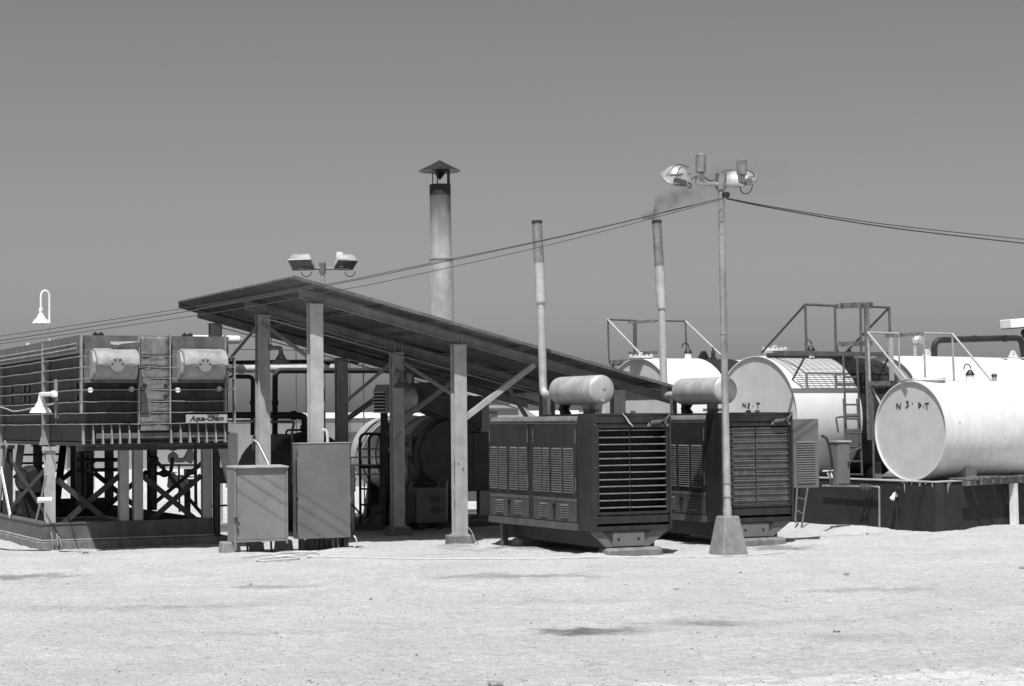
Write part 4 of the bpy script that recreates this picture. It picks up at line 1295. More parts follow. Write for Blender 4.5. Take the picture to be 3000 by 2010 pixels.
mb.tube([pb0.lerp(px_top, .545), pb0.lerp(px_top, .549)], .069, 16)
mb.build('band', M_galv, pole)
hz = lambda x, y, dv=0: pv(x, y, 29.63 + dv)
MB().tube([hz(2043, 535), hz(2044, 538), hz(2112, 541), hz(2172, 544), hz(2178, 544)], .042, 12).build('crossarm', M_galv, pole)
mb = MB(); mb.cyl(hz(2112, 508), hz(2112, 556), .08, 14); mb.build('clamp', M_silver_d, pole)
mb = MB(); 
for px_ in (2098, 2126):
    mb.tube([hz(px_, 508), hz(px_, 552)], .014, 6)
mb.build('clamp_bolt', M_rail, pole)
MB().tube([hz(2044, 540), hz(2045, 508)], .045, 10).build('riser', M_silver_d, pole)
MB().tube([hz(2176, 544), hz(2174, 508)], .045, 10).build('riser', M_silver_d, pole)
for px_, y0, y1 in ((2053, 451, 505), (2173, 468, 512)):
    a_, b_ = hz(px_, y1), hz(px_, y0)
    o = MB().tube([a_, a_.lerp(b_, .02), a_.lerp(b_, .93), b_], [.085, .092, .092, .075], 20).build('ballast', M_silver_d, pole)
    MB().hexa([a_ + Vector((x, y, z)) for z, ww in ((-.14, .05), (0, .07)) for x, y in ((-ww, -ww), (ww, -ww), (ww, ww), (-ww, ww))]).build('ballast_foot', M_cab2, o)
def bowl_flood(t, c, aim, w, hgt, dep, upv=Zv):
    """round-backed floodlight: c = centre of the front rim, aim = beam direction"""
    f = Vector(aim).normalized()
    sdv = f.cross(upv).normalized(); uu = sdv.cross(f).normalized()
    vs, fs = [], []
    prof = [(1.0, 0), (1.0, -.03), (.97, -.12), (.86, -.42), (.66, -.72), (.42, -.93), (.0, -1.0)]
    n = 28
    for r, h in prof:
        for k in range(n):
            a_ = 2 * pi * k / n
            ca, sa = cos(a_), sin(a_)
            e = 2 / 2.8
            x = (abs(ca) ** e) * (1 if ca >= 0 else -1); y = (abs(sa) ** e) * (1 if sa >= 0 else -1)
            vs.append(c + sdv * x * w * r + uu * y * hgt * r + f * (h * dep))
    m = len(prof)
    for i in range(m - 1):
        for k in range(n):
            k2 = (k + 1) % n
            fs.append((i * n + k, i * n + k2, (i + 1) * n + k2, (i + 1) * n + k))
    mb = MB(); mb._add(vs, fs, True)
    h_ = mb.build('bowl', M_drum_s, t, angle=60)
    mb = MB(); ring_ = [c + sdv * ((abs(cos(a_)) ** .714) * (1 if cos(a_) >= 0 else -1)) * w * 1.05 + uu * ((abs(sin(a_)) ** .714) * (1 if sin(a_) >= 0 else -1)) * hgt * 1.05 for a_ in [2 * pi * k / 28 for k in range(29)]]
    mb.tube(ring_, .02, 6, False); mb.build('rim', M_galv, h_)
    mb = MB(); mb._add([p_ + f * .006 for p_ in ring_[:-1]], [tuple(range(28))]); mb.build('glass', M_bglass, h_)
    return h_
M_drum_s = mat('spun_aluminium', .55, .66, 6, .33, metal=.55)
bowl_flood(pole, pv(1978, 524, 29.55), Vector((-.34, .52, -.78)), .24, .22, .24)
MB().tube(smooth_pts([pv(1953, 517, 29.22), pv(1963, 500, 29.2), pv(1980, 485, 29.25), pv(1996, 483, 29.4), pv(2018, 491, 29.6)]), .010, 6).build('strap', M_rail, pole)
MB().tube(smooth_pts([pv(2113, 507, 30.3), pv(2126, 500, 30.08), pv(2150, 498, 30.0), pv(2185, 499, 30.0), pv(2206, 507, 30.1), pv(2214, 521, 30.3)]), .010, 6).build('strap', M_rail, pole)
mb = MB(); mb.hexa([pv(x, y, v_) for v_ in (29.25, 29.45) for x, y in ((1972, 533), (2014, 546), (2012, 528), (1976, 520))]); mb.build('underside_shade', M_boild, pole, .01)  # dark box added to stand for the bowl's shaded underside
MB().tube([hz(2044, 512), pv(2026, 520, 29.6), pv(2018, 528, 29.6)], .03, 8).build('bracket', M_silver_d, pole)
mb = MB(); mb.tube([pv(1963, 514, 29.2), pv(2022, 508, 29.45)], .022, 8); mb.build('yoke', M_silver_d, pole)
mb = MB(); mb.tube([pv(2008, 515, 29.45), pv(2019, 533, 29.45)], [.055, .04], 10); mb.build('gland', M_silver, pole)
MB().tube(bend([pv(2009, 515, 29.4), pv(2010, 540, 29.4), pv(2020, 552, 29.4), pv(2027, 548, 29.4), pv(2020, 534, 29.42)], .08), .011, 6).build('cable_loop', M_cable, pole)
bowl_flood(pole, pv(2164, 528, 30.35), Vector((.10, .32, -.94)), .31, .25, .18)
mb = MB(); mb.tube([pv(2180, 537, 29.7), pv(2180, 535, 30.1), pv(2214, 530, 30.1), pv(2215, 512, 30.2)], .024, 8); mb.build('yoke', M_silver_d, pole)
MB().hexa([pv(x, y, v_) for v_ in (29.8, 29.95) for x, y in ((2182, 543), (2206, 543), (2204, 522), (2182, 524))]).build('gear_box', M_cab2, pole)
MB().tube(bend([pv(2168, 548, 29.6), pv(2172, 564, 29.6), pv(2186, 570, 29.6), pv(2200, 560, 29.6), pv(2205, 542, 29.7)], .12), .011, 6).build('cable_loop', M_cable, pole)
MB().tube(bend([hz(2060, 518), hz(2088, 534), hz(2104, 512)], .1), .010, 6).build('cable_loop', M_cable, pole)
mb = MB(); mb.tube([hz(2117, 570), pv(2131, 571, 29.45)], [.05, .055], 10); mb.build('insulator', M_black, pole)

# ------------------------------------------------------------------ overhead cables
def cable(label, pts, r):
    P_ = [at(*p) for p in pts]
    out = []
    for i in range(len(P_) - 1):
        for k in range(6):
            t_ = k / 6
            p0 = P_[max(i - 1, 0)]; p1 = P_[i]; p2 = P_[i + 1]; p3 = P_[min(i + 2, len(P_) - 1)]
            out.append(.5 * ((2 * p1) + (p2 - p0) * t_ + (2 * p0 - 5 * p1 + 4 * p2 - p3) * t_ * t_ + (3 * p1 - p0 - 3 * p2 + p3) * t_ ** 3))
    out.append(P_[-1])
    MB().tube(out, r, 6).solo('overhead_cable', M_cable, label, 'cable', 'overhead cables')
dl = lambda x: 34.6 - (2112 - x) / 2112 * .4
cable('topmost thin cable from the floodlight pole across the sky to the left edge', [(x, y, dl(x)) for x, y in ((2116, 580), (1650, 690.5), (1150, 794), (1000, 825), (700, 877), (350, 933), (0, 985), (-160, 1008))], .006)
cable('middle thicker cable running just under the topmost one past the shed roof', [(x, y, dl(x) - .1) for x, y in ((2116, 581), (1650, 692.5), (1150, 798.5), (1000, 829), (700, 886), (350, 944), (0, 998), (-160, 1021))], .0075)
cable('lowest of the cables crossing in front of the shed roof and both stacks', [(x, y, dl(x) - .2) for x, y in ((2114, 585), (1650, 707.5), (1150, 820), (1000, 849), (700, 905), (350, 957), (0, 1007.5), (-160, 1030))], .006)
dr = lambda x: 34.5 + (x - 2125) / 875 * 5
cable('upper cable falling from the floodlight pole to the right edge of the sky', [(x, y, dr(x)) for x, y in ((2128, 580), (2270, 607), (2600, 658), (3000, 701), (3120, 712))], .0085)
cable('lower cable falling from the floodlight pole to the right edge of the sky', [(x, y, dr(x) + .1) for x, y in ((2128, 582), (2270, 611), (2600, 666), (3000, 713), (3120, 725))], .012)
# ------------------------------------------------------------------ boiler house gear under the shed
pad = MB(GRID).box(15.0, 20.0, 40.3, 46.0, -.1, .10).solo('boiler_pad', M_slab, 'low concrete pad under the boiler', 'slab', kind='structure')
UB, ZB, RB = 17.62, 1.62, .9
boil = thing('boiler', 'big horizontal boiler under the shed, pale lagged drum with a dark front door', 'boiler', G(UB, 42, .1), YAW, kind='thing')
B = lambda: MB(GRID)
def bl(prof, name, m, n=48, parent=None):
    return MB().lathe(prof, G(UB, 0, ZB), V, n).build(name, m, parent or boil)
bl([(RB, 40.7), (RB, 44.0), (RB * .985, 44.15), (RB * .9, 44.4), (RB * .7, 44.57), (.0, 44.65)], 'drum', M_boil)
for v in (41.3, 42.5, 43.5):
    bl([(RB - .005, v), (RB + .022, v), (RB + .022, v + .12), (RB - .005, v + .12)], 'band', M_galv)
bl([(0, 40.0), (.80, 40.0), (.82, 40.03), (.82, 40.12), (RB + .02, 40.14), (RB + .02, 40.68), (RB - .02, 40.7)], 'front_door', M_boild)
B = lambda: MB(GRID)
B().box(UB + .02, UB + .032, 39.985, 40.0, ZB - .7, ZB + .7).build('door_seam', M_black, boil)
for k in range(12):
    a = 2 * pi * k / 12 + .2
    B().cyl((UB + .74 * cos(a), 40.0, ZB + .74 * sin(a)), (UB + .74 * cos(a), 39.97, ZB + .74 * sin(a)), .025, 6).build('door_bolt', M_rail, boil)
for v in (41.0, 43.6):
    mb = B(); mb.prism([(UB - .75, v, .1), (UB + .75, v, .1), (UB + .6, v, ZB - .62), (UB, v, ZB - RB * .97), (UB - .6, v, ZB - .62)], (0, .18, 0)); mb.build('saddle', M_black, boil)
# control box on the near side of the drum
a, b = pv(1203, 1335, 40.2), pv(1310, 1273, 40.2)
B().box(a.dot(U), b.dot(U), 40.2, 40.8, a.z, b.z).build('control_box', M_cab, boil, .01)
B().box(a.dot(U) + .03, a.dot(U) + .24, 40.18, 40.199, a.z + .03, b.z - .03).build('dark_panel', M_black, boil)
a, b = pv(1352, 1440, 39.9), pv(1446, 1266, 39.9)
B().box(a.dot(U), b.dot(U), 39.9, 39.98, a.z, b.z).build('smoke_box', M_boild, boil, .02)
c_ = pv(1388, 1360, 39.9)
B().box(c_.dot(U) - .006, c_.dot(U) + .006, 39.892, 39.899, a.z + .03, b.z - .03).build('door_seam', M_black, boil)
# burner head above the door
c0 = pv(1262, 1155, 39.2)
fan = thing('burner_fan', 'dark forced draught fan and air duct sitting over the boiler', 'fan', G(16.6, 39.6, 2.5), YAW, kind='thing')
a, b = pv(1245, 1212, 39.0), pv(1355, 1120, 39.0)
ua, ub, za_, zb_ = a.dot(U), b.dot(U), a.z, b.z
mb = B(); mb.prism([(ua, 39.0, zb_), (ub, 39.0, zb_ + .03), (ub, 39.0, za_ - .12), (ub - .3, 39.0, za_ - .12), (ua, 39.0, za_ + .1)], (0, .8, 0)); mb.build('hopper', M_boild, fan, .01)
p, q = pv(1184, 1170, 39.9), pv(1262, 1168, 39.5)
MB().tube([p, p.lerp(q, .05), q, q + (q - p) * .5 - Zv * .15], [.30, .31, .31, .29], 24).build('duct', M_boil, fan)
MB().tube([p - (q - p) * .06, p], .325, 24).build('flange', M_galv, fan)
# louvred intake, turned a little towards the yard's left
ia = radians(-28)
pI = pv(1111, 1178, 39.7)
TI = Matrix.Translation(pI) @ Matrix.Rotation(ia, 4, 'Z')
hw, zb0, zt0 = .155, -.235, .225
I = lambda: MB(TI)
I().box(-hw, hw, .03, .40, zb0, zt0).build('intake_box', M_intake, fan, .008)
mb = I(); mb.prism([(-hw, .0, zt0 + .002), (-hw, .40, zt0 + .002), (-hw, .40, zt0 + .16), (-hw, .12, zt0 + .16)], (2 * hw, 0, 0)); mb.build('hood', M_intake, fan)
I().box(-hw + .01, hw - .01, .015, .029, zb0 + .01, zt0 - .01).build('opening', M_black, fan)
mb = MB(TI); mb.T = None; mb.box(-hw, hw, -.06, 0, 0, .012); me = mb.mesh('slat', M_shade)
for k in range(7):
    z = zb0 + .0 + k * (zt0 - zb0) / 6.4
    o = part_at('slat', me, fan, WM[fan.name].inverted() @ (TI @ Vector((0, .02, z))), (radians(-14), 0, ia - YAW))
I().box(-.06, .06, .14, .26, .1 - pI.z, zb0 - .002).build('stand', M_black, fan)
MB().tube([pI + Vector((.16, .25, 0)), pv(1192, 1172, 40.0)], .24, 20).build('casing', M_cab2, fan)
# vertical pipes and a small pot on the duct
MB().cyl(pv(1202, 1150, 39.9), pv(1202, 1095, 39.9), .09, 14).build('breather', M_galv, fan)
mb = MB(); mb.tube(bend([pv(1284, 1162, 38.8), pv(1320, 1163, 38.8), pv(1322, 1268, 38.8)], .1), .03, 8); mb.build('pipe', M_rail, boil)
for x in (1330, 1348):
    pass
a, b = pv(1372, 1258, 40.3), pv(1413, 1160, 40.3)
B().box(a.dot(U), b.dot(U), 40.3, 41.0, a.z, b.z).build('burner_housing', M_boild, boil, .02)

# small pipework, gauges and clutter round the boiler
def bp(_, pts, r, m, br=.06):
    P_ = [pv(*p) for p in pts]
    MB().tube(bend(P_, br), r, 8).build('feed_line', m, boil)
for pts, r, m in ((((1232, 1338, 40.1), (1232, 1424, 40.1), (1250, 1426, 40.1)), .016, M_black), (((1150, 1300, 40.4), (1196, 1300, 40.4), (1197, 1424, 40.4)), .022, M_rail),
                  (((1046, 1316, 40.6), (1135, 1314, 40.8), (1135, 1345, 40.8)), .018, M_galv), (((1138, 1240, 41.0), (1146, 1300, 41.0), (1138, 1452, 41.0)), .03, M_black),
                  (((1248, 1330, 40.15), (1262, 1345, 40.15), (1310, 1347, 40.15)), .03, M_galv), (((1326, 1168, 39.4), (1326, 1258, 39.4)), .022, M_rail), (((1300, 1166, 39.4), (1326, 1166, 39.4)), .022, M_rail)):
    bp('', pts, r, m)
for px, py, r in ((1197, 1318, .05), (1135, 1318, .045), (1186, 1338, .035), (1146, 1312, .04), (1206, 1332, .03)):
    q_ = pv(px, py, 40.3); MB().lathe([(r * .4, -.05), (r, -.03), (r, .03), (r * .4, .05)], q_, V, 14, True).build('gauge', M_galv, boil)
t = thing('feed_motor', 'small dark motor and pump on the floor behind the step stand', 'motor', G(16.3, 40.6, 0), YAW, kind='thing')
p_ = pv(1118, 1494, 40.7)
MB().tube([p_ - U * .22, p_ + U * .16], .11, 16).build('motor', M_cab2, t); MB().tube([p_ + U * .16, p_ + U * .3], [.08, .13], 14).build('pump', M_black, t)
MB().hexa([p_ + U * a + V * b + Zv * c for c in (-p_.z, -.09) for a, b in ((-.25, -.14), (.32, -.14), (.32, .14), (-.25, .14))]).build('plinth', M_conc_d, t)
mb = MB(); mb.tube(smooth_pts([pv(1030, 1478, 38.9), pv(1044, 1492, 38.9), pv(1062, 1514, 38.7), pv(1078, 1532, 38.4), pv(1100, 1544, 38.2)]), .022, 6); mb.solo('drain_hose', M_cable, 'black hose slanting from the valve stack down to the floor by the step stand', 'hose')
mb = MB()
for k in range(5):
    q_ = pz(1085 + k * 22, 1524 - (k % 2) * 6); rock(mb, q_ + Zv * .05, .09, 700 + k, .5)
mb.solo('rag_heap', M_shade, 'pale heap of crumpled sacks on the floor under the step stand', 'sacks')
# chimney
ch = thing('chimney', 'tall sheet steel chimney with a conical rain cap behind the shed', 'chimney', G(18.98, 43.8, 0), 0, kind='thing')
base, top = G(19.04, 43.8, .1), G(18.98, 43.8, 8.22)
mid = base.lerp(top, (6.38 - .1) / 8.12)
MB().tube([base, mid], .295, 28).build('lower_flue', M_silver, ch)
blk = base.lerp(top, (7.95 - .1) / 8.12)
MB().tube([mid, blk], .262, 28, False).build('upper_flue', M_flue, ch)
m2 = MB(); m2.tube([blk, top], .263, 28, False); m2.tube([top, blk], .245, 28, False); m2.build('sooty_rim', M_soot, ch)
mb = MB(); mb.lathe([(.28, -.03), (.315, -.02), (.315, .02), (.27, .035)], mid, Zv, 28); mb.build('collar', M_galv, ch)
cc_ = G(18.975, 43.8, 8.56)
MB().lathe([(.0, .27), (.26, .13), (.52, .0), (.52, -.012), (.25, .03), (.18, -.02), (.0, -.23)], cc_, Zv, 28).build('rain_cap', M_black, ch)
mb = MB()
for a_ in (.3, 2.4, 4.5):
    d_ = Vector((cos(a_), sin(a_), 0)) * .25; mb.bar(top + d_ - Zv * .05, cc_ + d_ + Zv * .02, .03, .006, d_)
mb.bar(top + U * .13 - V * .22 - Zv * .05, cc_ + U * .13 - V * .22 + Zv * .04, .07, .01, V)
mb.build('strut', M_black, ch)
MB().tube([G(17.3, 42.6, 2.0), G(18.2, 43.4, 2.2), base + Zv * 2.3], .24, 18).build('breech', M_boild, ch)

# step stand with hooped rails
sv = 40.9
S_ = thing('step_stand', 'black tubular step stand with two hooped handrails beside the boiler', 'step stand', pv(1098, 1530, sv), YAW, kind='thing')
S_.location.z = .1; WM[S_.name].translation.z = .1
def hoop(x0, x1, dv, y0, yt):
    a = pv(x0, y0, sv + dv); b = pv(x1, y0, sv + dv)
    a.z = b.z = .1
    t0 = pv(x0, yt, sv + dv).z
    a1, b1 = Vector((a.x, a.y, t0)), Vector((b.x, b.y, t0))
    MB().tube(bend([a, a1, b1, b], .16, 7), .03, 10).build('hoop', M_black, S_)
    return a, b
a1, b1 = hoop(1056, 1117, .45, 1529, 1271)
a2, b2 = hoop(1083, 1142, 0, 1533, 1272)
for z in (.42, .78):
    for p, q in ((a1, a2), (b1, b2)):
        MB().tube([p + Zv * z, q + Zv * z], .022, 8).build('rung', M_black, S_)
zt = pv(1098, 1368, sv).z - .1
MB().hexa([p + Zv * (zt + dz) for dz in (-.035, .03) for p in (a2 - U * .02 - V * .03, b2 + U * .02 - V * .03, b1 + U * .02 + V * .03, a1 - U * .02 + V * .03)]).build('platform', M_black, S_)

# welding set
wv = 39.5
w0, w1 = pv(1222, 1530, wv).dot(U), pv(1309, 1530, wv).dot(U)
wt = thing('welding_set', 'grey wheeled box with small vents standing in the shade before the boiler', 'machine', G((w0 + w1) / 2, wv, 0), YAW, kind='thing')
B().box(w0, w1, wv, wv + .55, .16, .94).build('case', M_cab2, wt, .015)
B().box(w0 - .22, w0 - .01, wv + .08, wv + .5, .2, .82).build('side_panel', M_boild, wt)
for z0 in (.38, .6):
    mb = MB(); mb.box(0, .19, -.012, 0, 0, .010); me = mb.mesh('slat', M_cab)
    B().box(w0 + .34, w0 + .55, wv - .004, wv - .001, z0, z0 + .16).build('vent', M_black, wt)
    for k in range(5):
        part_at('slat', me, wt, WM[wt.name].inverted() @ (GRID @ Vector((w0 + .35, wv - .006, z0 + .012 + k * .032))))
for du in (.12, .55):
    B().cyl((w0 + du, wv + .02, .09), (w0 + du, wv + .1, .09), .09, 14).build('wheel', M_black, wt)
    B().cyl((w0 + du, wv + .45, .09), (w0 + du, wv + .53, .09), .09, 14).build('wheel', M_black, wt)
mb = B(); mb.tube(bend([(w1 + .02, wv + .05, .2), (w1 + .03, wv + .05, 1.1), (w1 + .03, wv + .5, 1.1), (w1 + .02, wv + .5, .2)], .08), .016, 8); mb.build('handle', M_galv, wt)
pc_ = G(w0 + .3, wv + .25, .97)
mb = MB()
for k in range(4):
    rr = .22 - k * .02
    mb.tube([pc_ + U * rr * cos(a) * 1.15 + V * rr * .8 * sin(a) + Zv * (.035 * k + .02 * sin(3 * a + k)) for a in [2 * pi * i / 20 for i in range(21)]], .02, 6)
mb.tube([pc_ + U * .2, pc_ + U * .1 + Zv * .22, pc_ - U * .1 + Zv * .2, pc_ - U * .26 + Zv * .03], .022, 6)
mb.solo('welding_cable', M_cable, 'coil of black cable heaped on top of the wheeled grey box', 'cable coil')

# dark drum tank behind the tall cabinet
dt = thing('dark_drum_tank', 'black round ended tank behind the tall grey cabinet, pipes running into its top', 'tank', G(13.3, 41, 0), YAW, kind='thing')
c_ = pv(905, 1400, 40.6)
rD = pv(905, 1271, 40.6).z - c_.z
MB().lathe([(0, -.22), (rD * .5, -.17), (rD * .85, -.06), (rD, .04), (rD, 2.2), (rD * .7, 2.4), (0, 2.45)], c_, V, 40).build('shell', M_tar, dt)
MB().lathe([(rD, 0.03), (rD + .06, .04), (rD + .06, .1), (rD, .12)], c_, V, 40).build('flange', M_tar, dt)
mb = MB()
for k in range(32):
    a_ = 2 * pi * k / 32
    q_ = c_ + U * (rD + .035) * cos(a_) + Zv * (rD + .035) * sin(a_); mb.cyl(q_ - V * .02, q_ + V * .15, .018, 6)
o = mb.build('flange_bolt', M_tar, dt); o['kind'] = 'stuff'
for dv in (.4, 1.8):
    MB(GRID).box(c_.dot(U) - .5, c_.dot(U) + .5, c_.dot(V) + dv, c_.dot(V) + dv + .15, 0, c_.z - rD * .7).build('saddle', M_black, dt)

# pipe runs behind the shed posts
def pipe(label, pts, r, m, br=.15, joints=(), jr=1.25, name='pipe_run', n=12):
    P_ = [pv(*p) for p in pts]
    t = thing(name, label, 'pipe', P_[0], 0, 'pipes behind the shed posts', 'thing')
    MB().tube(bend(P_, br), r, n).build('pipe', m, t)
    for (x, y, v, d) in joints:
        q_ = pv(x, y, v)
        dd = {'u': U, 'z': Zv, 'v': V}[d]
        MB().cyl(q_ - dd * .05, q_ + dd * .05, r * jr, n).build('joint', m, t)
    return t
pipe('upper black pipe running level behind the shed posts above the grey one', [(640, 1063, 42.6), (1105, 1057, 42.6), (1180, 1050, 42.6)], .05, M_pipe_d, joints=((960, 1062, 42.6, 'u'), (1042, 1060, 42.6, 'u')))
pipe('thick pale lagged pipe running level behind the shed posts', [(600, 1082, 43.6), (830, 1080, 43.6), (1000, 1079, 43.6)], .10, M_boil, joints=((706, 1082, 43.6, 'u'),))
pipe('black pipe that turns down in an elbow right of the second shed post', [(1150, 1086, 42.9), (806, 1086, 42.9), (805, 1345, 42.9)], .066, M_pipe_d, .16, joints=((806, 1180, 42.9, 'z'), (806, 1300, 42.9, 'z'), (990, 1086, 42.9, 'u')))
pipe('black pipe that turns down in an elbow left of the second shed post', [(640, 1103, 42.2), (741, 1104, 42.2), (740, 1275, 42.2)], .05, M_pipe_d, .12, joints=((740, 1180, 42.2, 'z'),))
pipe('grey lower pipe standing below the elbow pipe left of the second shed post', [(744, 1276, 42.2), (746, 1420, 42.2), (746, 1500, 42.2)], .036, M_galv, .1)
pipe('thickest black pipe bending down onto the black round tank', [(640, 1217, 41.4), (870, 1217, 41.4), (893, 1222, 41.4), (893, 1290, 41.4)], .078, M_pipe_d, .2, joints=((893, 1252, 41.4, 'z'), (860, 1217, 41.4, 'u')), jr=1.35)
pipe('thin bright pipe running level under the thickest black pipe', [(640, 1233, 41.2), (752, 1234, 41.2)], .026, M_galv, joints=((750, 1233.5, 41.2, 'u'),), jr=1.7)
pipe('thin bright conduit dropping beside the second shed post', [(749, 1060, 41.1), (750, 1500, 41.1)], .014, M_galv)
pipe('bright slanting hose pipe in front of the second shed post foot', [(743, 1290, 38.0), (756, 1298, 37.9), (787, 1360, 37.6), (800, 1400, 37.4)], .028, M_galv, .08)
pipe('thin black pipe looping to a valve over the black round tank', [(838, 1276, 41.0), (839, 1260, 41.0), (905, 1260, 41.0)], .024, M_pipe_d, .06, joints=((904, 1240, 41.0, 'z'),), jr=2.2)
pipe('grey bent rail standing behind the tall cabinet', [(752, 1235, 40.2), (862, 1236, 40.2), (856, 1264, 40.2), (855, 1420, 40.2)], .03, M_rail, .06)
pipe('white curved hose over the top of the tall cabinet', [(945, 1258, 34.6), (957, 1262, 34.6), (960, 1280, 34.6), (960, 1302, 34.6)], .028, M_hose, .08)
pipe('thin grey level pipe high behind the far shed posts', [(690, 1023, 43.4), (990, 1028, 43.4)], .012, M_rail)
for i, (x, y0, y1) in enumerate(((867, 990, 1068), (895, 1005, 1068), (1024, 1000, 1090))):
    a_, b_ = pv(x, y0, 44.5), pv(x, y1, 44.5)
    MB().tube([a_, Vector((b_.x, b_.y, 0))], .013, 6).solo('whip_aerial', M_rail, ['thin rod standing just left of the front left shed post', 'thin rod seen between the front left post and the far post', 'thin rod right of the far middle shed post'][i], 'rod', 'thin rods behind the shed')
a_ = pv(1064, 1060, 44.2); b_ = pv(1068, 1500, 44.2); b_.z = 0
MB().tube([a_, pv(1066, 1240, 44.2), b_], .016, 6).solo('stay_rod', M_rail, 'long thin stay rod hanging in front of the pale end of the boiler', 'rod', 'thin rods behind the shed')
# pump and valves right of the tall cabinet
pt = thing('valve_stack', 'bright stacked pipe valve with flanges just right of the tall cabinet', 'valve', G(14.9, 39.6, 0), 0, kind='thing')
for y0, y1, r in ((1360, 1392, .045), (1392, 1440, .06), (1440, 1470, .04), (1470, 1530, .05)):
    MB().cyl(pv(1033, y0, 39.6), pv(1034, y1, 39.6), r, 12).build('valve_body', M_galv, pt)
for y in (1363, 1376, 1390, 1404):
    q_ = pv(1033, y, 39.6); MB().cyl(q_ - Zv * .012, q_ + Zv * .012, .095, 14).build('flange', M_silver, pt)
for y in (1340, 1363, 1390):
    MB().tube(bend([pv(1029, y + 4, 39.6), pv(1030, y, 39.6), pv(1112, y - 1, 39.9)], .04), .015, 8).build('pipe', M_galv, pt)
b_ = pv(1034, 1535, 39.6); b_.z = 0
MB().cyl(pv(1034, 1530, 39.6), b_, .04, 10).build('stand', M_galv, pt)
rnd = random.Random(21)
pt = thing('rubble_heap', 'low heap of broken pale blocks and scrap beside the step stand', 'rubble', G(15.2, 41.4, 0), 0, kind='thing')
for i in range(9):
    mb = MB(); c2 = G(14.9 + rnd.uniform(0, 1.2), 41.6 + rnd.uniform(-.5, .9), rnd.uniform(.06, .22)); rock(mb, c2, rnd.uniform(.07, .16), 300 + i, .7); mb.build('block', [M_conc, M_conc_d, M_white][i % 3], pt)
MB(GRID).box(14.75, 15.25, 41.9, 42.3, 0, .35).build('box', M_cab2, pt)

# ------------------------------------------------------------------ cabinets in front of the shed
cb = thing('low_cabinet', 'lower pale grey steel cabinet with a recessed door standing on concrete blocks', 'cabinet', G(11.35, 34.7, 0), YAW, 'electrical cabinets', 'thing')
cv = 34.40
x0, x1, y0, y1, z0, z1 = pv(692, 1400, cv).dot(U) - .03, pv(843, 1400, cv).dot(U), cv, cv + .46, pv(692, 1590, cv).z, pv(770, 1366, cv).z
mb = B(); mb.box(x0, x1, y0 + .05, y1, z0, z1 - .03); mb.build('body', M_cab, cb, .006)
mb = B(); mb.box(x0 - .005, x0 + .035, y0, y0 + .05, .06, z1 - .03); mb.box(x1 - .03, x1 + .005, y0, y0 + .05, z0 - .05, z1 - .03); mb.box(x0 + .035, x1 - .03, y0, y0 + .05, z0, z0 + .035); mb.build('frame', M_cab, cb, .004)
mb = B(); mb.hexa([(x0 - .012, y0 - .03, z1 - .03), (x1 + .01, y0 - .03, z1 - .03), (x1 + .01, y1 + .02, z1 - .02), (x0 - .012, y1 + .02, z1 - .02), (x0 - .012, y0 - .03, z1 - .005), (x1 + .01, y0 - .03, z1 - .005), (x1 + .01, y1 + .02, z1 + .015), (x0 - .012, y1 + .02, z1 + .015)]); mb.build('roof', M_post, cb)
B().box(x0 + .045, x1 - .035, y0 + .028, y0 + .048, z0 + .045, z1 - .04).build('door', M_cab, cb)
mb = B(); mb.box(x0 + .0, x0 + .05, y0 - .02, y0 - .001, .62, .68); mb.tube([(x0 + .01, y0 - .02, .60), (x0 - .03, y0 - .03, .66), (x0 + .07, y0 - .03, .69)], .012, 6); mb.cyl((x0 + .03, y0 - .03, .5), (x0 + .03, y0 - .03, .58), .02, 8); mb.build('latch', M_rail, cb)
for x in (x0 + .28, x0 + .33, x0 + .74):
    MB(GRID).tube([(x, y0 + .15, .2), (x + .03, y0 + .2, -.02)], .022, 8).build('cable_tail', M_cable, cb)
for i, (px, py, w_, d_, h_, lb) in enumerate(((679, 1622, .38, .3, .21, 'front left concrete block under the lower cabinet'), (763, 1616, .22, .24, .18, 'middle rough concrete block under the lower cabinet'), (840, 1612, .30, .3, .20, 'concrete block under the far side of the lower cabinet'))):
    p_ = pz(px, py)
    Tb = Matrix.Translation((p_.x, p_.y, 0)) @ Matrix.Rotation(YAW + (-.05, .2, .06)[i], 4, 'Z')
    mb = MB(Tb)
    k = .88
    mb.hexa([(-w_ / 2, 0, -.06), (w_ / 2, 0, -.06), (w_ / 2, d_, -.06), (-w_ / 2, d_, -.06), (-w_ / 2 * k + .02, .02, h_), (w_ / 2 * k, .03, h_ - .02), (w_ / 2 * k, d_ - .02, h_), (-w_ / 2 * k, d_ - .02, h_ + .01)])
    mb.solo('concrete_block', M_conc, lb, 'block', 'blocks under the lower cabinet', .02)
cb = thing('tall_cabinet', 'taller plain dark grey steel cabinet raised on short legs beside the lower one', 'cabinet', G(12.7, 35.1, 0), YAW, 'electrical cabinets', 'thing')
cv = 34.36
x0, x1, y0, y1, z0, z1 = pv(873, 1400, cv).dot(U), pv(1027, 1400, cv).dot(U), cv, cv + .3, pv(950, 1577, cv).z, pv(950, 1299, cv).z
B().box(x0, x1, y0 + .02, y1, z0, z1).build('body', M_cab2, cb, .006)
B().box(x0 + .012, x1 - .004, y0, y0 + .018, z0 + .0, z1 - .006).build('door', M_cab2, cb, .004)
B().box(x0 - .005, x1 + .005, y0 - .01, y1 + .01, z1 + .001, z1 + .014).build('top', M_post, cb)
for z in (.3, 1.05, 1.85): B().box(x0 - .025, x0 - .002, y0 + .0, y0 + .05, z - .04, z + .04).build('hinge', M_rail, cb)
mb = B()
mb.box(x0 - .012, x0 - .002, y0 + .05, y0 + .09, .3, 1.7); mb.build('lock_bar', M_black, cb)
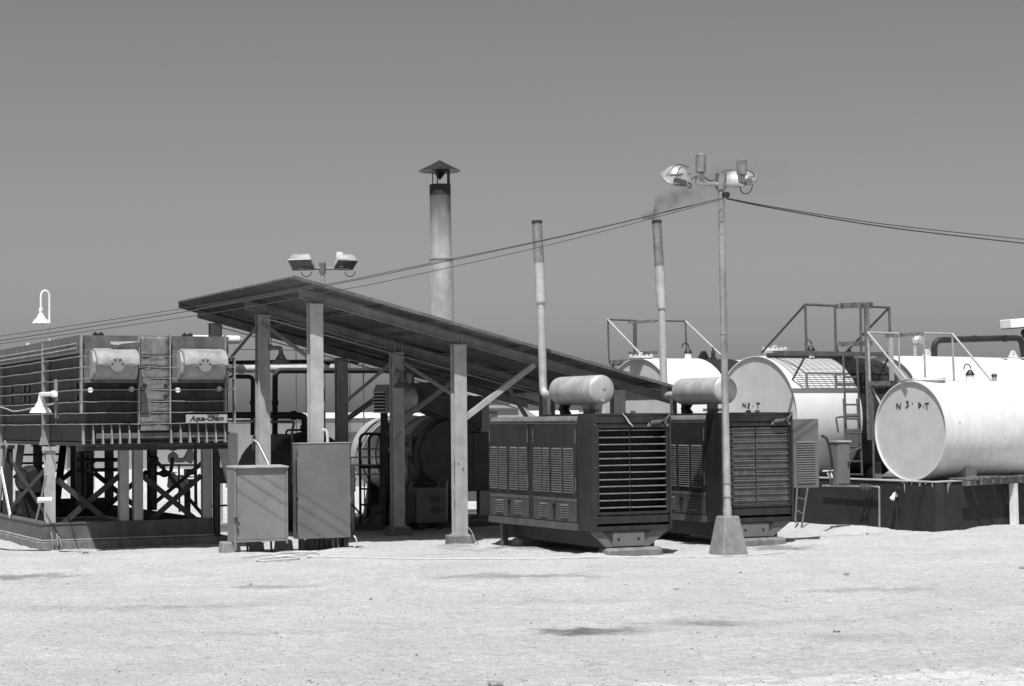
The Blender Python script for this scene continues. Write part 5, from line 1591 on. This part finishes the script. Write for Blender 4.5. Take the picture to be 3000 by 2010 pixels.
for x, y in ((x1 - .12, y0 + .05), (x1 - .1, y1 - .12), (x0 + .1, y1 - .1)):
    B().box(x, x + .09, y, y + .09, -.05, z0).build('leg', M_black, cb)
mb = B()
for k in range(7): mb.tube([(x0 + .35 + k * .09, y0 + .2, z0), (x0 + .33 + k * .1, y0 + .22, -.02)], .028, 8)
o = mb.build('cable_tail', M_cable, cb); o['kind'] = 'stuff'
MB().tube(bend([pv(1037, 1570, 34.4), pv(1043, 1577, 34.35), pv(1046, 1592, 34.35), pv(1038, 1604, 34.35)], .05), .015, 8).build('white_cable', M_hose, cb)

# hoses on the sand
def ground_line(pts, lift, r, n=8):
    P_ = []
    for (x, y) in pts:
        p_ = pz(x, y); p_.z = gh(p_.x, p_.y) + lift; P_.append(p_)
    return P_
def smooth(P_, k=6):
    out = []
    for i in range(len(P_) - 1):
        p0 = P_[max(i - 1, 0)]; p1 = P_[i]; p2 = P_[i + 1]; p3 = P_[min(i + 2, len(P_) - 1)]
        for j in range(k):
            t_ = j / k
            out.append(.5 * ((2 * p1) + (p2 - p0) * t_ + (2 * p0 - 5 * p1 + 4 * p2 - p3) * t_ * t_ + (3 * p1 - p0 - 3 * p2 + p3) * t_ ** 3))
    out.append(P_[-1])
    return out
mb = MB()
coil = [(708, 1636), (760, 1632), (830, 1628), (880, 1622), (930, 1620), (905, 1628), (850, 1633), (790, 1637), (752, 1644), (775, 1648), (830, 1644), (876, 1638), (850, 1634), (800, 1632), (820, 1626), (860, 1620), (915, 1622), (935, 1628), (900, 1634), (960, 1632)]
mb.tube(smooth(ground_line(coil, .03, 0), 6), .017, 8)
mb.solo('hose_coil', M_hose, 'loose coil of pale hose lying on the sand below the cabinets', 'hose', 'hoses on the sand')
mb = MB()
mb.tube(smooth(ground_line([(905, 1634), (1010, 1633), (1150, 1634), (1300, 1636), (1450, 1637), (1600, 1636), (1750, 1635), (1900, 1633), (2000, 1631), (2110, 1629), (2200, 1625), (2300, 1618)], .012, 0), 8), .0115, 8)
mb.solo('hose_line', M_hose, 'long pale hose stretched over the sand past both generators', 'hose', 'hoses on the sand')
mb = MB(); mb.tube(smooth(ground_line([(0, 1608), (40, 1612), (110, 1613), (150, 1611)], .012, 0)), .012, 6)
mb.solo('ground_cable', M_cable, 'dark cable lying on the sand by the evaporator plinth corner', 'cable')
MB().tube(smooth([pv(1372, 1545, 34.8), pv(1383, 1560, 34.6), pv(1388, 1575, 34.4), pv(1396, 1588, 34.3), pz(1402, 1592)], 4), .010, 6).solo('earth_wire', M_galv, 'thin earth wire hanging off the front right shed post', 'wire')

# gooseneck lamp and white pipe behind the evaporator
gt = thing('gooseneck_lamp', 'white swan necked lamp with a bell shade rising behind the ribbed evaporator', 'lamp', G(9.65, 45, 0), 0, 'bell lamps', 'thing')
a_ = G(9.66, 45, 0); 
zz = pv(145, 870, 45).z
p1 = pv(145, 870, 45); p2 = pv(120, 905, 45)
cx_ = (p1 + Vector((p2.x, p2.y, p1.z))) / 2
hr = (p1 - Vector((p2.x, p2.y, p1.z))).length / 2
dx_ = (p1 - Vector((p2.x, p2.y, p1.z))).normalized()
ptz = [Vector((p1.x, p1.y, 0)), p1] + [cx_ + dx_ * hr * cos(a) + Zv * hr * 1.45 * sin(a) for a in [pi * k / 12 for k in range(1, 12)]] + [Vector((p2.x, p2.y, p1.z)), p2]
MB().tube(ptz, .026, 10).build('pole', M_shade, gt)
b_ = p2
MB().lathe([(.03, .03), (.045, 0), (.05, -.07), (.04, -.09), (.06, -.13), (.10, -.2), (.11, -.23)], b_, Zv, 18, True).build('neck', M_shade, gt)
MB().lathe([(.08, -.22), (.14, -.235), (.18, -.30), (.20, -.335), (.19, -.33), (.13, -.25), (.08, -.235)], b_, Zv, 24).build('shade', M_shade, gt)
MB().lathe([(0, -.36), (.045, -.34), (.05, -.28), (.03, -.24)], b_, Zv, 12).build('bulb', M_glass, gt)
t = thing('white_overhead_pipe', 'fat white pipe lying level just above the ribbed evaporator at its right end', 'pipe', pv(550, 995, 43), 0, kind='thing')
a_, b_ = pv(540, 994, 43.2), pv(699, 996, 43.2)
MB().tube([a_, b_, b_ + U * .06], [.10, .10, .05], 16).build('pipe', M_white, t)
MB().tube([a_ - U * .5, a_ - U * .5 - Zv * 1.2], .06, 12).build('riser', M_white, t)
M_rustd = mat('dull_rust_beam', .07, .11, 3, .7, streak=.2)
# ------------------------------------------------------------------ evaporator
B = lambda: MB(GRID)
E0, E1, EF, EB_, EZ0, EZ1 = 8.30, 11.17, 36.0, 47.0, 2.03, 4.06
DR = .13                                     # rib depth
T_ = thing('plinth', 'long low concrete plinth under the evaporator frame', 'plinth', G(9.7, 42, 0), YAW, kind='structure')
B().box(7.95, 11.75, 37.95, 48, -.2, .13).build('plinth', M_conc_d, T_, .015)
ev = thing('evaporator', 'big rusty ribbed steel evaporator box raised on legs with two bulging hatches', 'evaporator', G(9.7, 41, 0), YAW, kind='thing')
TE = WM[ev.name].inverted() @ GRID
B().box(E0 + DR, E1, EF + DR, EB_, EZ0 + .05, EZ1 - .03).build('hull', M_rust, ev)
B().box(E0 + DR - .03, E1 + .02, EF + DR - .03, EB_, EZ1 - .03, EZ1 - .01).build('deck', M_rustl, ev)
B().box(E0 + .02, E0 + DR - .032, EF + .3, EB_, EZ1 - .33, EZ1 + .01).build('top_band', M_rustl, ev)
B().box(E0 + .05, E1 + .0, EF + DR - .05, EF + DR - .031, EZ1 - .30, EZ1 + .0).build('top_band', M_rustl, ev)
ribz = [pv(675, y, EF).z for y in (1047, 1077, 1110, 1142, 1176, 1208, 1240)]
jr = random.Random(4)
for i, z in enumerate(ribz):
    # rib on the camera side, with a slightly wavy outer edge, and its run along the long left side
    def wavy(a, b, fix, axis, n=14):
        mb = B()
        pts = []
        for k in range(n + 1):
            q_ = a + (b - a) * k / n
            pts.append((q_, jr.uniform(-.008, .008)))
        for (q0, d0), (q1, d1) in zip(pts[:-1], pts[1:]):
            if axis == 'u':
                vs = [(q0, EF + d0 * .5, z + d0), (q1, EF + d1 * .5, z + d1), (q1, EF + DR, z + d1 * .3), (q0, EF + DR, z + d0 * .3)]
            else:
                vs = [(E0 + d0 * .5, q0, z + d0), (E0 + d1 * .5, q1, z + d1), (E0 + DR, q1, z + d1 * .3), (E0 + DR, q0, z + d0 * .3)]
            mb.hexa([(x, y, zz) for x, y, zz in vs] + [(x, y, zz + .014) for x, y, zz in vs])
        return mb
    wavy(E0, E1 + .13, EF, 'u').build('rib', M_ribs, ev)
    wavy(EF + .001, EB_, E0, 'v', 24).build('rib', M_ribs, ev)
def upright(u, z0, z1, d0=0.0, wtop=.02):
    B().box(u - .011, u + .011, EF - .012 - d0, EF + DR + .002, z0, z1).build('upright', M_ribs, ev)
zl = ribz[-1]
for px in (240, 408, 499, 662):
    upright(pv(px, 1150, EF).dot(U), zl - .0 if px in (408, 499) else ribz[-2] + .0, EZ1 + .02)
upright(E1 + .1, zl, ribz[0])
for v in (39.35, 44.1):
    B().box(E0 - .014, E0 + DR, v - .011, v + .011, EZ0 if v > 37 else zl, EZ1 - .02).build('upright', M_ribs, ev)
# tapered gussets below the lowest rib
for px in (246, 275, 303, 329, 353, 381, 408, 503, 531, 558, 583, 607, 634, 661):
    u = pv(px, 1270, EF).dot(U)
    mb = B(); mb.prism([(u - .01, EF - .02, EZ0 + .0), (u - .01, EF + DR, EZ0), (u - .01, EF + DR, zl - .005), (u - .01, EF + .07, zl - .005)], (.022, 0, 0)); mb.build('gusset', M_ribs, ev)
for v in (39.35, 44.1):
    mb = B(); mb.prism([(E0 - .06, v - .03, EZ0 - .04), (E0 + DR, v - .03, EZ0 - .04), (E0 + DR, v - .03, zl), (E0 + .03, v - .03, zl)], (0, .06, 0)); mb.build('gusset', M_ribs, ev)
B().box(E0 + .3, E1 + .02, EF + DR - .07, EF + DR - .001, EZ0 + .10, EZ0 + .20).build('bottom_flange', M_rustl, ev)
B().box(E0 + DR, E1, EF + .16, EB_, EZ0 - .04, EZ0 + .03).build('bottom_plate', M_black, ev)
B().box(E0 + .02, E1 + .05, EF + .3, EF + .42, EZ0 - .13, EZ0 - .045).build('bottom_beam', M_black, ev)
# buckled patch plates between the two hatches
ua, ub = pv(411, 1100, EF).dot(U), pv(497, 1100, EF).dot(U)
zs = [EZ1 - .005] + [z + .0 for z in ribz] + [EZ0 + .22]
for i in range(len(zs) - 1):
    zt_, zb_ = zs[i] - .002, zs[i + 1] + .015
    um = (ua + ub) / 2 + jr.uniform(-.03, .03)
    for (p0, p1) in ((ua + .004, ub - .004),):
        mb = B()
        n = 6
        g0 = [[(p0 + (p1 - p0) * a / n, EF + .012 + jr.uniform(-.008, .014), zb_ + (zt_ - zb_) * b / n + (jr.uniform(-.012, .0) if b == n else 0)) for a in range(n + 1)] for b in range(n + 1)]
        vs = [q_ for r_ in g0 for q_ in r_]
        mb._add(vs, [(b * (n + 1) + a, b * (n + 1) + a + 1, (b + 1) * (n + 1) + a + 1, (b + 1) * (n + 1) + a) for a in range(n) for b in range(n)], True)
        o = mb.build('patch_plate', M_patch, ev, angle=60)
        sm_ = o.modifiers.new('thickness', 'SOLIDIFY'); sm_.thickness = .012; sm_.offset = -1
for px, py in ((424, 1129), (485, 1131), (426, 1162), (485, 1162)):
    q_ = pv(px, py, EF + .02)
    MB().cyl(q_ - V * .012, q_ + V * .02, .04, 12).build('hole', M_black, ev)
# hatches
for hi, (x0, x1, fx0, fx1) in enumerate(((277, 400, 243, 407), (533, 658, 502, 660))):
    fu0, fu1 = pv(fx0, 1080, EF).dot(U) + .02, pv(fx1, 1080, EF).dot(U) - .02
    fr = B().box(fu0, fu1, EF + .0, EF + .03, 3.17, EZ1 - .26).build('hatch_frame', M_rustl, ev, .006)
    u0, u1 = pv(x0, 1060, EF - .15).dot(U), pv(x1, 1060, EF - .15).dot(U)
    zc, zt_, zb_ = pv(330, 1068, EF - .3).z, pv(330, 1023, EF).z, pv(330, 1111, EF).z
    D_ = .36
    up = [(EF - .0, zt_ + .015)] + [(EF - .03 - D_ * sin(a), zc + (zt_ - zc) * cos(a) ** .9) for a in [pi / 2 * k / 9 for k in range(0, 9)]] + [(EF - .03 - D_, zc + .012)]
    mb = B(); mb.prism([(u0, y, z) for y, z in up] + [(u0, EF, zc + .012)], (u1 - u0, 0, 0), True); h = mb.build('hatch', M_drum, ev, angle=40)
    lo = [(EF - D_ + .09, zc - .012)] + [(EF - (D_ - .10) * cos(a) ** .8, zc - .012 - (zc - zb_ - .0) * sin(a)) for a in [pi / 2 * k / 9 for k in range(1, 9)]] + [(EF - .02, zb_)]
    mb = B(); mb.prism([(u0, y, z) for y, z in lo] + [(u0, EF, zb_), (u0, EF, zc - .012)], (u1 - u0, 0, 0), True); mb.build('lower_shell', M_drum, h, angle=40)
    mb = B()
    n = 10
    for k in range(n):
        a_, b_ = u0 + (u1 - u0) * k / n, u0 + (u1 - u0) * (k + 1) / n
        e0, e1 = (.012 * sin(k * 2.1), .012 * sin((k + 1) * 2.1))
        mb.hexa([(a_, EF - D_ - .05, zc - .012 + e0), (b_, EF - D_ - .05, zc - .012 + e1), (b_, EF, zc - .011), (a_, EF, zc - .011), (a_, EF - D_ - .05, zc + .004 + e0), (b_, EF - D_ - .05, zc + .004 + e1), (b_, EF, zc + .011), (a_, EF, zc + .011)])
    mb.build('lip', M_drum, h)
    # buckled cheek plate on the left end
    mb = B(); mb.prism([(u0 - .05, EF, zt_ - .02), (u0 - .05, EF - .16, zt_ - .05), (u0 - .05, EF - .30, zc + .05), (u0 - .05, EF - .26, zc - .15), (u0 - .05, EF - .1, zb_ + .02), (u0 - .05, EF, zb_)], (.045, 0, 0)); mb.build('cheek', M_drum, h)
    # star handwheel
    cu = pv((345, 602)[hi], 1068, EF - D_ - .08).dot(U)
    mb = B()
    pts = []
    for k in range(48):
        a_ = 2 * pi * k / 48
        r_ = .128 + .008 * cos(12 * a_)
        pts.append((cu + r_ * cos(a_), EF - D_ - .075, zc - .01 + r_ * sin(a_)))
    mb.prism(pts, (0, .03, 0)); hw_ = mb.build('hand_wheel', M_cab, h)
    for k in range(4):
        a_ = pi * (.05 + .30 * k)
        B().prism([(cu + r_ * cos(a_ + da), EF - D_ - .079, zc - .01 + r_ * sin(a_ + da)) for r_, da in ((.065, -.06), (.118, -.14), (.118, .14), (.065, .06))], (0, .003, 0)).build('wheel_slot', M_black, hw_)
    B().cyl((cu, EF - D_ - .06, zc - .01), (cu, EF - .02, zc - .01), .03, 10).build('spindle', M_drum, h)
    for k, (px, py) in enumerate((((265, 1143), (386, 1140)), ((521, 1143), (643, 1139)))[hi]):
        q_ = pv(px, py, EF + .01)
        s_ = MB().cyl(q_, q_ + V * .11, .052, 16).build('sight_glass_ring', M_ribs, ev)
        MB().cyl(q_ - V * .008, q_ - V * .001, .046, 16).build('glass', M_shade if k == 0 else M_plate, s_)  # pale colour stands in for the reflection in the glass
    q_ = pv((411, 667)[hi], 1100, EF - .05)
    mb = MB(); mb.tube([q_ + Zv * .1, q_, q_ - Zv * .2 + U * .02], .022, 8); mb.tube([q_ - U * .03, q_ + U * .05 - V * .05], .015, 6); mb.build('hatch_lever', M_drum, h)
# torn flap over the first hatch
q0, q1 = pv(322, 1001, EF - .03), pv(408, 1000, EF - .02)
mb = MB(); mb._add([q0, q1, q1 + Zv * -.01 - V * .03, pv(365, 1006, EF - .12), pv(345, 1010, EF - .16), pv(326, 1008, EF - .12)], [(0, 1, 2, 3, 4, 5)]); o = mb.build('torn_flap', M_drum, ev)
sm_ = o.modifiers.new('thickness', 'SOLIDIFY'); sm_.thickness = .012
# nameplate with its lettering
a_, b_ = pv(545, 1240, EF - .04), pv(666, 1214, EF - .04)
npn = B().box(a_.dot(U), b_.dot(U), EF - .04, EF - .025, a_.z, b_.z).build('nameplate', M_plate, ev, .003)
fc = bpy.data.curves.new('lettering', 'FONT')
fc.body = 'Aqua-Chem'; fc.size = .205; fc.shear = .28; fc.extrude = .003; fc.offset = .006; fc.align_x = 'CENTER'; fc.align_y = 'CENTER'; fc.space_character = .98
fo = bpy.data.objects.new('lettering', fc)
COL.objects.link(fo)
dg = bpy.context.evaluated_depsgraph_get()
fm = bpy.data.meshes.new_from_object(fo.evaluated_get(dg))
bpy.data.objects.remove(fo)
wdt = max(v.co.x for v in fm.vertices) - min(v.co.x for v in fm.vertices)
k_ = (b_.dot(U) - a_.dot(U)) * .82 / wdt
fm.transform(Matrix.Diagonal((k_, k_, 1, 1)))
fm.materials.clear(); fm.materials.append(M_ink)
fo = bpy.data.objects.new('lettering', fm); COL.objects.link(fo)
fo.parent = npn
fo.location = TE @ Vector(((a_.dot(U) + b_.dot(U)) / 2, EF - .0425, (a_.z + b_.z) / 2 + .004))
fo.rotation_euler = (pi / 2, 0, 0)
# lugs and plugs
for px in (285, 546):
    p_ = pv(px, 988, EF + .4); mb = B(); uu = p_.dot(U); mb.box(uu - .1, uu + .1, EF + .3, EF + .36, EZ1 - .02, EZ1 + .05); mb.box(uu - .07, uu - .04, EF + .3, EF + .36, EZ1 + .05, EZ1 + .075); mb.box(uu + .04, uu + .07, EF + .3, EF + .36, EZ1 + .05, EZ1 + .075); mb.build('lifting_lug', M_black, ev)
for (px, py) in ((33, 1142), (70, 1140), (84, 1140), (33, 1172), (70, 1170), (84, 1170), (224, 1131), (225, 1165)):
    q_ = pu(px, py, E0 + DR - .02); MB().cyl(q_ - U * .01, q_ + U * .02, .07 if px < 100 else .05, 10).build('plug', M_black, ev)
for k in range(2):                                   # thin wires along the top band
    z = EZ1 - .14 - .09 * k
    MB(GRID).tube([(E0 + .012, EF + .45, z), (E0 + .012, EF + 3.3, z - .01), (E0 + .012, 46.5, z)], .010, 6).build('wire', M_post, ev)
# legs and bracing
LV = (38.13, 42.3, 46.2)
LU = (8.185, 9.635, 9.92, 11.33)
for v in LV:
    for u in LU:
        mb = B(); hcol(mb, u, v, .49, EZ0 - .14, .185, .17, .015, .012)
        lg = mb.build('leg', M_post if v < 40 else M_rust, ev)
        B().box(u - .13, u + .13, v - .12, v + .12, EZ0 - .138, EZ0 - .06).build('cap', M_post if v < 40 else M_rust, lg)
def xb(p, q_, v, w=.11):
    a_, b_ = pv(p[0], p[1], v), pv(q_[0], q_[1], v)
    return (a_.dot(U), a_.z), (b_.dot(U), b_.z)
for i, (p, q_) in enumerate((((166, 1405), (316, 1527)), ((350, 1394), (186, 1532)), ((420, 1397), (571, 1521)), ((590, 1393), (444, 1523)))):
    (u0, z0), (u1, z1) = xb(p, q_, LV[0])
    for v in LV[:2]:
        dv = (.015 if i % 2 else -.02)
        MB(GRID).bar((u0, v + dv, z0), (u1, v + dv, z1), .11, .012, (0, 1, 0)).build('brace', M_rust, ev)
for (v0, z0, v1, z1) in ((38.3, .55, 42.2, 1.7), (38.3, 1.6, 42.2, .6)):
    MB(GRID).bar((8.2, v0, z0), (8.2, v1, z1), .012, .1, (0, 0, 1)).build('brace', M_rust, ev)
    MB(GRID).bar((11.3, v0, z0), (11.3, v1, z1), .012, .1, (0, 0, 1)).build('brace', M_rust, ev)
# base frame
B().box(8.02, 11.47, 38.02, 38.05, .17, .46).build('base_beam', M_rustd, ev)
B().box(8.0, 11.49, 38.0, 38.24, .462, .486).build('base_flange', M_rustl, ev)
B().box(8.0, 11.49, 37.985, 38.24, .145, .168).build('base_flange', M_post, ev)
B().box(8.02, 8.05, 38.052, 47, .17, .46).build('base_beam', M_rustd, ev)
B().box(8.0, 8.24, 38.242, 47, .462, .486).build('base_flange', M_rustl, ev)
B().box(7.985, 8.24, 38.242, 47, .145, .168).build('base_flange', M_post, ev)
B().box(11.44, 11.47, 38.052, 47, .17, .46).build('base_beam', M_rust, ev)
B().box(8.06, 11.43, 46.95, 47.0, .17, .62).build('base_beam', M_rust, ev)
B().box(8.3, 11.2, 38.35, 46.9, .132, .15).build('floor_shade', M_black, ev)  # black sheet standing for the shade on the plinth under the hull
# support at the right end
mb = B(); mb.prism([(11.42, 37.6, EZ0 - .05), (11.6, 37.6, EZ0 - .05), (11.72, 37.6, 1.3), (11.62, 37.6, 1.2)], (0, .12, 0)); mb.build('end_bracket', M_post, ev)
B().box(11.45, 11.55, 37.9, 38.1, .13, 2.0).build('end_strut', M_rust, ev)
B().box(11.5, 12.1, 38.0, 38.2, 1.18, 1.5).build('side_box', M_rust, ev)
MB(GRID).tube([(11.45, 38.2, .72), (12.4, 38.2, .74)], .02, 8).build('rail', M_black, ev)

# things under and round the evaporator
a_, b_ = pu(3, 1373, 8.0), pu(30, 1513, 8.0)
MB().bar(a_, b_, .02, .13, V).solo('leaning_plank', M_woodl, 'pale plank leaning against the left side of the evaporator frame', 'plank')
a_, b_ = pu(20, 1300, 8.12), pu(2, 1500, 8.12)
MB().bar(a_ + V * .1, b_ + V * .3, .03, .28, V).solo('leaning_board', M_cab, 'grey board leaning behind the pale plank at the left edge', 'board')
MB().tube([pu(136, 1390, 7.98), pu(106, 1528, 7.98)], .02, 8).solo('leaning_rod', M_galv, 'thin pale rod leaning on the evaporator frame near its corner leg', 'rod')
c_ = pu(126, 1465, 7.9)
mb = MB(); mb.cyl(c_ - U * .1, c_ + U * .16, .055, 14); 
mb.solo('pipe_stub', M_shade, 'short white pipe stub sticking out of the corner leg', 'pipe stub')
lt = bell_lamp('bell_lamp', 'white bell lamp on a short arm before the left flank of the evaporator', pu(158, 1154, 7.55), pu(119, 1155, 7.55) , .09, .2, M_shade, 'bell lamps')
w0_ = pu(163, 1112, 7.62); w1_ = pu(166, 1225, 7.62)
MB().bar(w0_, w1_, .05, .06, V).build('post', M_cab, lt)
MB().tube(smooth([pu(158, 1160, 7.56), pu(168, 1185, 7.56), pu(166, 1225, 7.56), pu(163, 1240, 7.6)], 5), .014, 6).build('flex', M_cable, lt)
MB().tube(smooth([pu(0, 1192, 8.0), pu(20, 1198, 8.0), pu(45, 1205, 8.0), pu(100, 1195, 8.0), pu(155, 1184, 7.8)], 6), .014, 6).solo('slack_wire', M_post, 'slack grey wire sagging along the ribbed left flank below the white lamp', 'wire')
# stair behind the frame
st_ = thing('steel_stair', 'dark steel stair with open treads seen through the evaporator legs', 'stair', G(9.6, 44.4, 0), YAW, kind='thing')
for du in (0, .95):
    a_ = pv(62, 1305, 44.3); b_ = pv(46, 1420, 43.4)
    a_ = a_ + U * du; b_ = b_ + U * du; b_.z = 0.0; 
    b_ = a_ + (pv(46, 1420, 43.4) - pv(62, 1305, 44.3)).normalized() * 2.1
    MB().bar(a_, b_, .05, .16, U).build('stringer', M_post if du == 0 else M_black, st_)
for k, y in enumerate((1333, 1358, 1382, 1407)):
    p_ = pv(52 + 0 * k, y, 44.2)
    uu = pv(60, y, 44.2).dot(U)
    MB(GRID).box(uu, uu + .95, 44.1, 44.36, p_.z - .02, p_.z + .025).build('tread', M_black, st_)
# machinery between the legs
mt = thing('feed_pump', 'black round pump drum standing between the evaporator legs', 'pump', G(9.4, 41.5, 0), YAW, kind='thing')
c_ = pv(106, 1408, 41.4)
MB().lathe([(0, -.12), (.25, -.1), (.31, 0), (.31, .7), (.2, .8), (0, .82)], c_, V, 28).build('drum', M_black, mt)
mb = B(); mb.box(c_.dot(U) - .3, c_.dot(U) + .3, 41.5, 42.1, .13, c_.z - .22); mb.build('stand', M_black, mt)
MB().tube(arc(c_ + Zv * .36, U, Zv, .05, 0, 2 * pi, 14), .012, 6, False).build('lifting_eye', M_black, mt)
def pr(label, pts, r, m, bends=.1, valves=(), name='feed_pipe'):
    P_ = [pv(*p) for p in pts]
    t = thing(name, label, 'pipe', (P_[0].x, P_[0].y, P_[0].z), 0, 'pipes between the evaporator legs', 'thing')
    MB().tube(bend(P_, bends), r, 12).build('pipe', m, t)
    for (x, y, v) in valves:
        q_ = pv(x, y, v)
        mb = MB(); mb.lathe([(r * 1.2, -.1), (r * 2.0, -.04), (r * 2.2, 0), (r * 2.0, .04), (r * 1.2, .1)], q_, U, 14, True); mb.cyl(q_, q_ + Zv * .16, .018, 8); mb.build('valve', m, t)
        MB().lathe([(.02, -.01), (.085, -.008), (.085, .008), (.02, .01)], q_ + Zv * .16, Zv, 16, True).build('hand_wheel', M_rail, t)
    return t
pr('upper black pipe running level between the first and second evaporator legs', [(222, 1348, 41), (345, 1347, 41)], .045, M_black)
pr('lower black pipe running level between the first and second evaporator legs', [(222, 1378, 41), (345, 1376, 41)], .042, M_black, valves=((262, 1376, 41),))
pr('fat black pipe standing behind the first evaporator cross brace', [(236, 1300, 41.4), (236, 1490, 41.4)], .10, M_black)
pr('thin black pipe standing right of the fat one', [(265, 1300, 40.9), (265, 1386, 40.9)], .03, M_black, valves=((265, 1352, 40.9),))
pr('long thin black rail pipe running level between the right evaporator legs', [(432, 1362, 40.2), (590, 1363, 40.2)], .02, M_black)
pr('thin black pipe standing in the middle of the right bay', [(524, 1363, 40.2), (526, 1500, 40.2)], .022, M_black)
pr('black valve pipe crossing low in the right bay', [(450, 1387, 40.6), (500, 1388, 40.6), (506, 1340, 40.6)], .04, M_black, valves=((482, 1387, 40.6),))
pr('grey pipe with an elbow in the right bay', [(495, 1347, 41.2), (540, 1349, 41.2), (560, 1325, 41.2)], .055, M_boil, valves=((507, 1340, 41.2),))
pr('grey pipe stub with a wheel valve low in the right bay', [(492, 1420, 41.2), (520, 1422, 41.2)], .07, M_boil, valves=((507, 1406, 41.2),))
pr('stout grey cylinder tilted in the right bay', [(548, 1352, 41.0), (566, 1318, 41.0)], .11, M_boil)
pr('black upright pipe beside the second pair of evaporator legs', [(448, 1300, 40.8), (450, 1490, 40.8)], .035, M_black, valves=((450, 1345, 40.8),))
pr('black upright pipe before the last evaporator leg', [(572, 1300, 40.5), (574, 1490, 40.5)], .035, M_black)
mt = thing('control_rack', 'grey cluster of small boxes and gauges behind the right cross brace', 'rack', G(11.6, 41.6, 0), YAW, kind='thing')
for (x0, y0, x1, y1, m) in ((546, 1374, 570, 1392, M_black), (540, 1396, 572, 1400, M_galv), (538, 1402, 552, 1425, M_boil), (556, 1404, 572, 1424, M_black), (528, 1392, 540, 1400, M_boil), (532, 1415, 546, 1440, M_galv)):
    a_, b_ = pv(x0, y1, 41.3), pv(x1, y0, 41.3)
    B().box(a_.dot(U), b_.dot(U), 41.3, 41.5, a_.z, b_.z).build('box', m, mt)
B().box(pv(545, 1400, 41.3).dot(U), pv(560, 1400, 41.3).dot(U), 41.35, 41.45, .13, pv(545, 1435, 41.3).z).build('stand', M_rust, mt)
# bent reinforcing rods on the plinth corner
t = thing('bent_rods', 'three short pale rods leaning on the plinth corner', 'rods', pz(155, 1605), 0, kind='thing')
for (x0, y0, x1, y1) in ((150, 1558, 158, 1603), (167, 1563, 170, 1603), (172, 1571, 182, 1600)):
    a_, b_ = pv(x0, y0, 37.97), pv(x1, y1, 37.86)
    b_.z = 0
    MB().tube(smooth([a_, a_.lerp(b_, .6) - V * .02, b_], 4), .014, 6).build('rod', M_galv, t)
# roof clutter at the far left top
MB().tube(smooth([pv(55, 1022, 45), pv(65, 1017, 45), pv(75, 1018, 45), pv(82, 1009, 45), pv(88, 1016, 45), pv(94, 1013, 45)], 4), .035, 8).solo('hose_scrap', M_hose, 'scrap of pale hose lying on top of the evaporator', 'hose')
